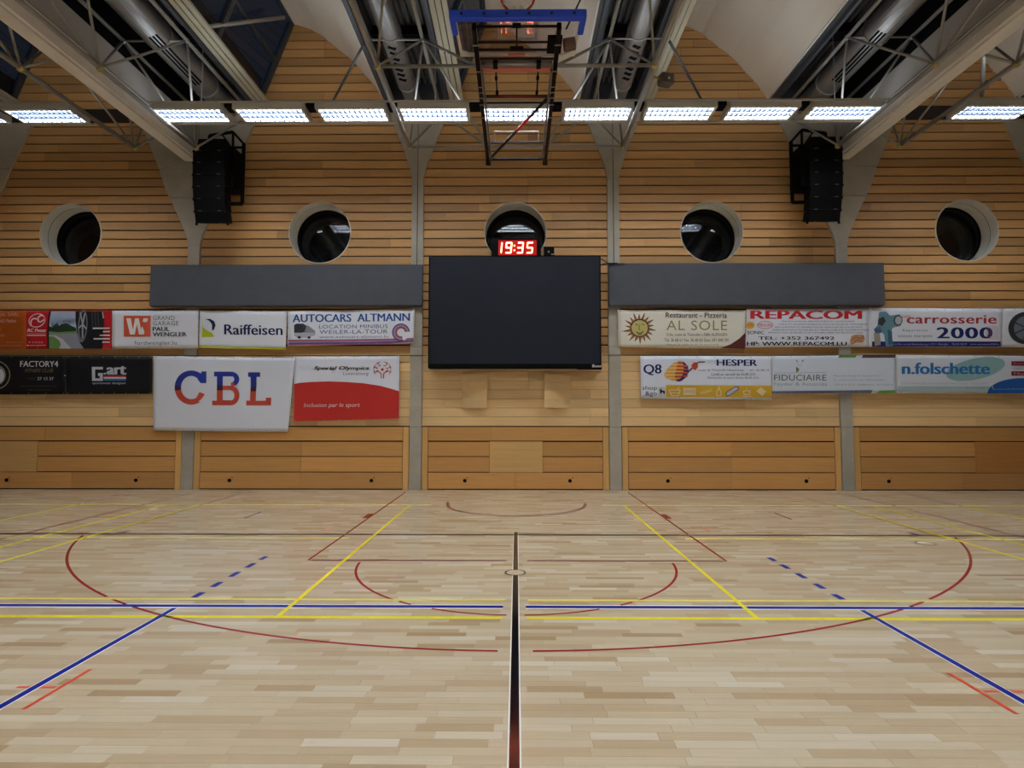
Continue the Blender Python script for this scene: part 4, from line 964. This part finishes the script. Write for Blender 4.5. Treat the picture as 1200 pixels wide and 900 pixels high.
# 6 sportswear
b = Banner('black sportswear banner with white block letters and tricolour bar', [(77.4, 417.5), (179, 417.5), (178, 461.5), (77.2, 462)], (22, 23, 28), seed=6)
b.up(); W_ = (214, 218, 226)
b.add('logo_letter', W_, [[(108.3, 430), (121, 430), (121, 433), (112, 433), (112, 443.4), (117.4, 443.4), (117.4, 440.6), (115.4, 440.6), (115.4, 437.2), (121, 437.2), (121, 446.4), (108.3, 446.4)]], tess=False)
b.rect('logo_hyphen', W_, 122, 437, 124.4, 438.8); b.text('art', W_, 125, 148.5, 429, 439, bold=0.05)
b.rect('flag_red', (190, 60, 60), 122, 440, 148, 441.9); b.rect('flag_white', (224, 224, 228), 122, 442, 148, 443.8); b.rect('flag_blue', (70, 120, 180), 122, 443.9, 148, 446.2); b.text('sportswear designer', (200, 204, 214), 108.5, 148, 447.6, 451, bold=0.01)
# 7 CBL
b = Banner('large white cloth banner with blue and red slab letters CBL', [(180, 417), (346, 419), (337.5, 506), (179.5, 504.5)], (236, 240, 252), seed=7, amp=0.012, sc=0.012)
b.up(); BL, RD, DK = (44, 62, 160), (206, 80, 62), (66, 40, 60)
def cbl(poly_sets): 
    for nm, c_, ps in poly_sets: b.add(nm, c_, ps, tess=False)
def arcband(cx, cy_, r1, r2, q1, q2, a0, a1, n=14):
    out = []
    for k in range(n):
        t0 = math.radians(a0+(a1-a0)*k/n); t1 = math.radians(a0+(a1-a0)*(k+1)/n)
        out.append([(cx+q1*math.cos(t0), cy_-q2*math.sin(t0)), (cx+r1*math.cos(t0), cy_-r2*math.sin(t0)), (cx+r1*math.cos(t1), cy_-r2*math.sin(t1)), (cx+q1*math.cos(t1), cy_-q2*math.sin(t1))])
    return out
cbl([('letter_blue', BL, arcband(224.5, 454.2, 19.5, 20.0, 12, 13.6, 35, 176)), ('letter_blue', BL, [[(236.5, 435.3), (242, 435.3), (242, 449), (235.5, 449), (232, 444.5), (234.5, 441)]]),
     ('letter_red', RD, arcband(224.5, 454.2, 19.5, 20.0, 12, 13.6, 190, 300)), ('letter_red', RD, [[(230.5, 465.8), (234.2, 459.5), (240.4, 462), (236, 468), (229, 473)]]), ('letter_dark', DK, arcband(224.5, 454.2, 19.5, 20.0, 12, 13.6, 174, 191, 3))])
cbl([('letter_blue', BL, [[(251, 435.5), (272, 435.5), (272, 441), (261, 441), (261, 451.5), (254.3, 451.5), (254.3, 441), (251, 441)]]), ('letter_blue', BL, arcband(270.5, 444.4, 9.6, 8.9, 3.8, 3.9, -56, 90, 12)), ('letter_red', RD, arcband(270.5, 444.4, 9.6, 8.9, 3.8, 3.9, -90, -56, 5)), 
     ('letter_dark', DK, [[(254.3, 451.5), (261, 451.5), (261, 457.5), (254.3, 457.5)]]),
     ('letter_red', RD, [[(254.3, 457.5), (261, 457.5), (261, 469), (271, 469), (271, 475), (249, 475), (249, 469.5), (254.3, 469.5)]]), ('letter_red', RD, [[(261, 452), (271, 452), (271, 457), (261, 457)]]), ('letter_red', RD, arcband(270.5, 463.5, 10, 11.5, 4.2, 6, -90, 90, 14))])
cbl([('letter_blue', BL, [[(290.5, 436.3), (304.8, 436.3), (304.8, 441.6), (300.4, 441.6), (300.4, 453), (293.5, 453), (293.5, 441.6), (290.5, 441.6)]]), ('letter_dark', DK, [[(293.5, 453), (300.2, 453), (299.8, 458.5), (293.2, 458.5)]]),
     ('letter_red', RD, [[(293.2, 458.5), (299.8, 458.5), (299.5, 469.6), (311.5, 469.6), (311.5, 466), (317.8, 466), (317.4, 475), (288.5, 475), (288.5, 469.5), (293, 469.5)]])])
# 8 special sports
b = Banner('white and red cloth banner, Inclusion par le sport, with ring of figures', [(344.5, 418), (468, 417), (467.5, 490.5), (344, 494)], (236, 240, 252), seed=8, amp=0.010, sc=0.010)
b.up(); top = [(344.6, 450), (352, 448.6), (366, 447.6), (385, 447), (405, 447.6), (425, 449), (445, 452), (458, 455.4), (467.6, 458.4)]
b.add('red_field', (206, 52, 46), [top+[(467.4, 490.4), (430, 491.6), (380, 493), (344.2, 493.8)]])
b.up(); b.text('Special Olympics', K, 368.5, 432.5, 429.2, 434.6, 0.25, 0.03); b.text('Luxembourg', (120, 124, 134), 402, 432, 435.8, 440.6, 0.25); b.text('Inclusion par le sport', (240, 224, 222), 356, 422, 472.4, 478.6, 0.2, slope=-0.006)
RR = (200, 50, 70)
b.ell('figure_emblem', RR, 448, 433, 1.6, 1.5); b.line('figure_emblem', RR, [(446.8, 443.5), (446.8, 438), (441.5, 433.5)], 1.1); b.line('figure_emblem', RR, [(449.4, 443.5), (449.4, 438), (454.6, 433.5)], 1.1)
for a in (-160, -120, -60, -20, 160, 20):
    t = math.radians(a); cx_, cy2 = 448+10*math.cos(t), 433+8.4*math.sin(t)
    b.ell('figure_emblem', RR, cx_, cy2, 0.7, 0.7); b.line('figure_emblem', RR, [(cx_, cy2), (cx_-3.5*math.cos(t)+1, cy2-3.4*math.sin(t)), (cx_-4*math.cos(t)-1.6, cy2-2.0*math.sin(t)+1)], 0.8)
    b.line('figure_emblem', RR, [(448+10*math.cos(t-0.3), 433+9*math.sin(t-0.3)), (448+10.4*math.cos(t), 433+9.4*math.sin(t)), (448+10*math.cos(t+0.3), 433+9*math.sin(t+0.3))], 0.7)
# 9 restaurant
CR = (242, 237, 220)
b = Banner('cream restaurant banner with a sun face and dark red corner', [(723.5, 363), (874, 363.5), (873, 409), (724.5, 407)], CR, seed=9)
b.up(); sx, sy_ = 749.5, 384.5
rays = []; rin = []
for k in range(18):
    t = 2*math.pi*k/18+0.1; t1, t2 = t-0.21, t+0.21; R1 = 20 if k % 2 == 0 else 17.5
    P3 = [(sx+9.6*math.cos(t1), sy_+9.4*math.sin(t1)), (sx+R1*math.cos(t+0.05), sy_+R1*0.98*math.sin(t+0.05)), (sx+9.6*math.cos(t2), sy_+9.4*math.sin(t2))]; rays.append(P3)
    c_ = (sum(p[0] for p in P3)/3, sum(p[1] for p in P3)/3); rin.append([(c_[0]+(p[0]-c_[0])*0.5, c_[1]+(p[1]-c_[1])*0.5) for p in P3])
b.add('sun_ray', (66, 40, 26), rays, tess=False); b.ell('sun_edge', (120, 84, 40), sx, sy_, 10.8, 10.4); b.up(); b.add('sun_ray', (206, 130, 70), rin, tess=False); b.ell('sun_face', (206, 192, 120), sx, sy_, 9.6, 9.3); b.up()
DB = (92, 74, 36)
b.line('sun_feature', DB, [(744.5, 381), (746.5, 380), (748, 381)], 0.8); b.line('sun_feature', DB, [(751.5, 380.6), (753.5, 379.8), (755, 381)], 0.8); b.line('sun_feature', DB, [(749.6, 381), (748.4, 386), (750.2, 387)], 0.7); b.line('sun_feature', DB, [(745.5, 389), (748, 390.6), (751.5, 390.4), (753.6, 388)], 1.2); b.line('sun_feature', DB, [(747, 391.6), (749.5, 392.4), (752, 391.4)], 0.8)
b.add('red_corner', (96, 40, 36), [[(843.5, 408.2), (856, 403.6), (866, 397), (873.3, 390), (873, 409)]]); b.text('Restaurant - Pizzeria', (50, 44, 40), 779.8, 852, 366.2, 372.4, bold=0.01, slope=0.004); b.text('AL SOLE', (150, 146, 92), 781, 852, 375.6, 387, bold=-0.004, spacing=1.1)
b.text('516a, route de Thionville L-5886 ALZINGEN', (84, 72, 62), 781, 852, 390.4, 394.2); b.text('Tel. 36 68 61 Fax. 36 68 63 Gsm. 691 840 291', (84, 72, 62), 778.5, 854, 396.6, 400.4); b.text('Ouvert de 12h a 14h30 et de 18h a 23h (ferme le mardi)', (110, 98, 86), 781, 842, 402.8, 405.2)
# 10 car service
b = Banner('white car service banner with big red heading and phone number', [(874.5, 362), (1018, 361.5), (1017.5, 406.5), (874, 407)], (240, 243, 254), seed=10)
b.up(); b.text('REPACOM', (204, 40, 44), 879, 1010, 364, 373.8, bold=0.035); b.ell('yellow_disc', (230, 170, 60), 879, 381.2, 4.9, 4.2); b.ring('oval_mark', (206, 120, 140), 896.2, 381, 9, 4.2, 0.7); b.up(); b.text('MEGUIN', (214, 90, 120), 888.5, 904, 379.4, 382.8, bold=0.01); b.text('eneos', (180, 90, 50), 875.6, 882.4, 380, 382); b.text('SONIC', K, 875.5, 895, 387.8, 391.6, bold=0.01)
for yy, xa, xb, tx_ in ((376.3, 916, 1001, 'SERVICE GARAGE, SERVICE PNEUS ET ACCESSOIRES'), (379.8, 912, 1017, 'HUILES ET GRAISSES MINERALES, SYNTHETIQUES ET TECHNIQUES'), (383.0, 908, 1010, 'RESTAURATION ET REPARATION DE VEHICULES DE COLLECTION'), (386.3, 905, 1018, 'PREPARATION MOTEURS ET VEHICULES DE COMPETITION'), (389.4, 900, 1011, 'IMPORTATION DE PIECES ET DE VOITURES DIRECTES DES ETATS-UNIS')): b.text(tx_, (96, 98, 112), xa, xb, yy-0.4, yy+1.3)
b.text('TEL: +352 367492', K, 888.5, 978, 394.4, 398.2, bold=0.015); b.text('HP: WWW.REPACOM.LU', K, 875, 992.5, 400.6, 405, bold=0.025)
b.add('orange_motor_sketch', (204, 150, 110), [[(996, 400), (998, 393.5), (1003, 392), (1012, 392.5), (1013.5, 397), (1011, 401.6), (1003, 401.6), (998, 404.5)]]); b.up(); b.line('sketch_line', (110, 80, 60), [(997, 399), (1003, 395), (1009, 397), (1012, 394)], 0.6); b.line('sketch_line', (110, 80, 60), [(1000, 402), (1004, 398), (1010, 400.5)], 0.6)
# 11 body shop
b = Banner('white body shop banner with spray gun and the number 2000', [(1018.5, 361), (1174.5, 361.5), (1174, 407), (1018, 406.5)], (236, 240, 250), seed=11)
b.up(); NV = (26, 34, 110)
b.rect('navy_strip', NV, 1022, 400.2, 1173, 406.3); b.text('carrosserie', (190, 50, 64), 1062, 1168, 369.4, 379.2, bold=0.02, spacing=1.05); b.text('2000', NV, 1097, 1163.5, 383.6, 396.6, bold=0.03, spacing=1.1)
b.text('auto', (206, 110, 120), 1056, 1066, 369.4, 372.6); b.text('Réparation', (120, 124, 138), 1057.5, 1086.5, 385.6, 389.4, spacing=1.2); b.text('toutes marques', (120, 124, 138), 1052, 1092, 392.4, 396.4, spacing=1.1)
dots = []
for i in range(7):
    for j in range(8):
        x_, y_ = 1157+i*2.0, 383+j*1.9; dots.append([(x_-0.5, y_-0.4), (x_+0.5, y_-0.4), (x_+0.5, y_+0.4), (x_-0.5, y_+0.4)])
b.up(); b.add('dot_pattern', (196, 130, 140), dots, tess=False); bpy.data.objects['dot_pattern']['kind'] = 'stuff'; b.text('2-296, rue de Bettembourg L-3311 Abweiler    Tel 51 74 07    www.carrosserie2000.lu', (196, 200, 224), 1048, 1171, 402.4, 404.8)
b.add('spray_gun', (110, 150, 160), [[(1030, 366), (1038, 365), (1043, 370), (1054, 368.5), (1057.5, 376), (1055, 382), (1046, 384), (1044, 389), (1047, 405), (1038, 406), (1036, 392), (1028, 384)]]); b.add('spray_gun', (60, 100, 140), [[(1024, 386), (1030, 380), (1034, 384), (1033, 390), (1026, 390.5)]]); b.add('spray_gun', (168, 160, 150), [[(1024, 390), (1031, 390), (1032, 404), (1025, 405.5)]])
b.up(); b.ell('gun_nozzle', (70, 80, 90), 1052, 375.6, 5.2, 6.2); b.up(); b.ell('gun_nozzle', (190, 194, 200), 1052.4, 375.6, 3.8, 4.8); b.add('spray_gun', (60, 110, 130), [[(1040, 386), (1045, 388), (1046, 404), (1041, 404)]]); b.add('spray_gun', (48, 54, 62), [[(1029, 374), (1035, 371), (1038, 376), (1034, 382), (1029, 380)]])
# 12 right edge
b = Banner('white banner with a silver car wheel, cut by the right edge', [(1175, 361.5), (1262, 362), (1262, 407), (1174.6, 407)], (236, 238, 246), seed=12)
b.up(); b.ell('wheel_print', (50, 54, 60), 1202, 384.5, 20.5, 19); b.up(); b.ell('wheel_print', (120, 128, 140), 1203, 384.5, 15, 14.5); b.up()
for k in range(7):
    t = k*0.9; b.line('wheel_spoke', (76, 82, 92), [(1203, 384.5), (1203+15*math.cos(t), 384.5+14*math.sin(t))], 2.2)
# 13 fuel station
b = Banner('white and yellow petrol station banner with an orange striped shell shape', [(750.5, 417), (904, 417.5), (904.5, 468.5), (751, 467)], (236, 241, 255), seed=13)
b.up(); b.add('yellow_band', (220, 176, 50), [[(780.5, 451.2), (904.2, 452), (904.4, 466), (780.5, 465.2)]]); b.text('Q8', (18, 30, 100), 754, 775.3, 427, 439.8, bold=0.02); b.text('HESPER', (20, 26, 96), 839.6, 887.5, 421.2, 428.6, bold=0.03, slope=0.004)
b.text('route de Thionville Hesperange  -  tel : 36 88 14', (70, 72, 84), 818, 901, 432.6, 435.4); b.text('Lundi au samedi de 6h30-21h', (70, 72, 84), 833.5, 885, 437, 440.2); b.text('Dimanche et jours feries 8h30-21h', (70, 72, 84), 829, 889, 441.6, 444.4)
cx_, cy2 = 792, 434.6
outl = [(778, 440), (781, 433), (788, 426), (796, 423), (801.5, 424), (806, 430), (806.5, 437), (803, 443), (797, 447), (788, 446), (781, 443.5)]
b.add('sail_shape', (236, 190, 110), [outl]); b.up()
for k, (ya, xs_, xe_) in enumerate(((425, 789, 801), (429, 785, 803), (433, 782, 805), (437, 779, 806), (441, 780, 804), (444.6, 786, 800))):
    xm_ = xs_+(xe_-xs_)*0.45
    b.add('sail_stripe', (206, 150, 90), [[(xs_, ya), (xm_, ya-0.4), (xm_, ya+1.0), (xs_, ya+1.0)]], tess=False); b.add('sail_stripe', (200, 76, 40), [[(xm_, ya-0.8), (xe_, ya-0.8), (xe_, ya+1.6), (xm_, ya+1.6)]], tess=False)
b.up(); b.add('sail_edge', (60, 40, 110), [[(800, 423.6), (803, 425.6), (806.3, 430), (806.7, 437), (803, 443), (797, 447.2), (792, 447), (799, 442), (801, 435), (801, 429)]])
b.up(); 
for ya in (428, 432, 436, 440): b.add('sail_stripe', (214, 90, 50), [[(800.6, ya), (806, ya), (806, ya+1.6), (800.4, ya+1.6)]], tess=False)
b.add('nozzle_print', (200, 80, 50), [[(810, 428), (813, 424.6), (817, 425), (818, 430), (815, 434), (811, 432)]]); b.line('nozzle_print', (34, 36, 50), [(805, 437), (811, 431.6)], 1.6); b.line('nozzle_print', (34, 36, 50), [(816, 426), (819, 424.2), (826, 424.2)], 1.2)
b.text('shop', (40, 40, 46), 752.6, 770.2, 452.2, 458.2); b.text('&go', (40, 40, 46), 756, 770, 458.6, 465.2); b.rect('lion_sign', (206, 206, 212), 771.5, 453.6, 780, 464.2); b.up(); b.add('lion_sign', (34, 34, 44), [[(773, 456.6), (775, 455.4), (775.6, 457.6), (779, 458), (779.2, 461.6), (777.8, 461.6), (777, 459.8), (775.4, 459.8), (775.2, 461.6), (773.8, 461.4)]])
PK = (238, 216, 176)
b.line('icon_basket', PK, [(784, 457), (787, 463.6), (795, 463.6), (797, 457), (784, 457)], 1.2); b.line('icon_basket', PK, [(794, 457), (796, 453.4)], 1.0); b.line('icon_basket', PK, [(786, 460.4), (796, 460.4)], 1.0)
b.rect('icon_sign', PK, 800.5, 454.6, 815, 463); b.up(); b.text('LAVAGE', (210, 160, 50), 801.5, 814, 456.6, 460.6); b.text('TABAC', PK, 819.5, 834.5, 459.6, 463.2, bold=0.02, slope=-0.3)
b.line('icon_bottle', PK, [(841.6, 452.8), (841.6, 456.6), (839.4, 458.6), (839.4, 463.8), (844.6, 463.8), (844.6, 458.6), (842.8, 456.6), (842.8, 452.8)], 1.0); b.line('icon_bread', (96, 104, 140), [(850, 462), (851, 459.4), (861, 453.2), (865, 453.4), (865.4, 456), (855, 463.4), (851, 464.4), (850, 462)], 1.0); b.add('icon_bread', (206, 212, 230), [[(851, 462), (852, 460), (861, 454.4), (864, 454.6), (864, 456), (855, 462.6), (852, 463.4)]])
b.line('icon_cup', PK, [(871, 458), (872, 462.4), (878, 462.4), (879.4, 458), (871, 458)], 1.1); b.line('icon_cup', PK, [(870, 464.4), (881, 464.4)], 0.9); b.line('icon_cup', PK, [(875, 456.6), (874.4, 453.4)], 0.8); b.add('icon_box', PK, [[(886, 458.4), (891.5, 453.8), (898, 458.6), (893, 463.8)]])
# 14 accountants
b = Banner('pale banner with grey word Fiduciaire and thin green corner bars', [(904.8, 417.2), (1050, 416), (1050, 461), (905, 461.6)], (226, 234, 246), seed=14, amp=0.011)
b.up(); GN, GY = (96, 158, 70), (84, 80, 92)
b.add('green_bar', GN, [[(983.5, 416.2), (1004.5, 415.9), (1002, 419), (981.2, 419.3)]]); b.add('grey_bar', GY, [[(1012, 415.8), (1050, 415.6), (1049, 419.2), (1009.4, 419.3)]]); b.add('grey_bar', (104, 104, 124), [[(904, 458.4), (1022, 457.2), (1020, 460.9), (904, 461.3)]]); b.add('green_bar', GN, [[(1030, 457.8), (1049.5, 457.2), (1048, 460.8), (1027, 461)]])
b.add('cat_logo', (96, 130, 84), [[(933, 429.6), (936.5, 432), (936.8, 434), (933.4, 437)]]); b.add('cat_logo', (110, 120, 110), [[(933, 421), (935.4, 423.4), (934, 424.6)]]); b.add('cat_logo', (110, 120, 110), [[(941.6, 421), (942, 424.4), (939.8, 423)]]); b.ell('cat_logo', (90, 100, 90), 935.6, 426.6, 0.5, 0.5); b.ell('cat_logo', (90, 100, 90), 939.6, 426.6, 0.5, 0.5); b.ell('cat_logo', (90, 100, 90), 937.6, 428.6, 0.6, 0.4)
b.line('thin_rule', (150, 156, 160), [(908, 437.2), (968, 436.4)], 0.4); b.text('FIDUCIAIRE', (92, 118, 112), 907, 968.5, 439, 446, spacing=1.05, bold=0.005); b.text('Feyder & Associés', (160, 172, 176), 907, 969, 448, 453.2, spacing=1.05)
for yy, xb_, tx_ in ((440.6, 1033, 'Fiduciaire Feyder & Associes S.a.r.l.'), (445.4, 1037, '21, rue de Luxembourg L-5230 Sandweiler'), (451, 1046, '+352 26 51 02 75  info@feyder.lu  www.feyder.lu')): b.text(tx_, (158, 166, 178), 977, xb_, yy-1.2, yy+1.3)
# 15 blue word
b = Banner('pale banner with rounded blue word and teal oval, at the right edge', [(1050, 416), (1262, 417), (1262, 462), (1050.5, 461)], (226, 231, 240), seed=15)
b.up(); b.ell('teal_oval', (150, 190, 190), 1143, 432.4, 35, 12.4, -12); b.rect('teal_band', (170, 198, 200), 1052, 452.6, 1168, 457.4); b.add('blue_corner', (40, 100, 180), [[(1157, 461.2)]+[(1196-39*math.cos(t*math.pi/24), 461.2-18*math.sin(t*math.pi/24)) for t in range(1, 24)]+[(1235, 461.4)]]); b.up()
b.text('n.folschette', (40, 120, 190), 1056.5, 1160, 425, 438.4, bold=0.035)
b.text('ELECTROMENAGER CHAUFFAGE SANITAIRE CUISINES - Tel 26 36 92 01', (176, 186, 196), 1056, 1158, 448.4, 450.6); b.text('Jour Service', (120, 140, 150), 1132, 1154, 453.6, 456.2); b.text('www.nfolschette.lu', (140, 176, 220), 1163, 1210, 454.6, 457)
for yy, c_ in ((423.4, (130, 30, 56)), (435.2, (130, 30, 56))): b.rect('small_label', c_, 1184.5, yy, 1212, yy+5.0)
b.up(); b.text('Siemens', (210, 140, 150), 1186.5, 1208, 424.8, 427.4); b.text('Miele', (226, 206, 210), 1187.5, 1205, 436.6, 439.2); b.text('cuisines', (150, 160, 166), 1186, 1206, 430.2, 432.6)
# maker plate lettering on the screen
mb = MB()
for k, (xa, xb_) in enumerate(((694.0, 696.6), (697.0, 698.4), (698.8, 700.4), (700.8, 702.4), (702.8, 704.4))):
    a_ = atY(xa, 428.2 if k else 427.0, YS-0.01); c_ = atY(xb_, 430.4, YS-0.01); mb.box(a_.x, c_.x, YS-0.012, YS-0.008, c_.z, a_.z)
mb.build('maker_mark', M_white, T)
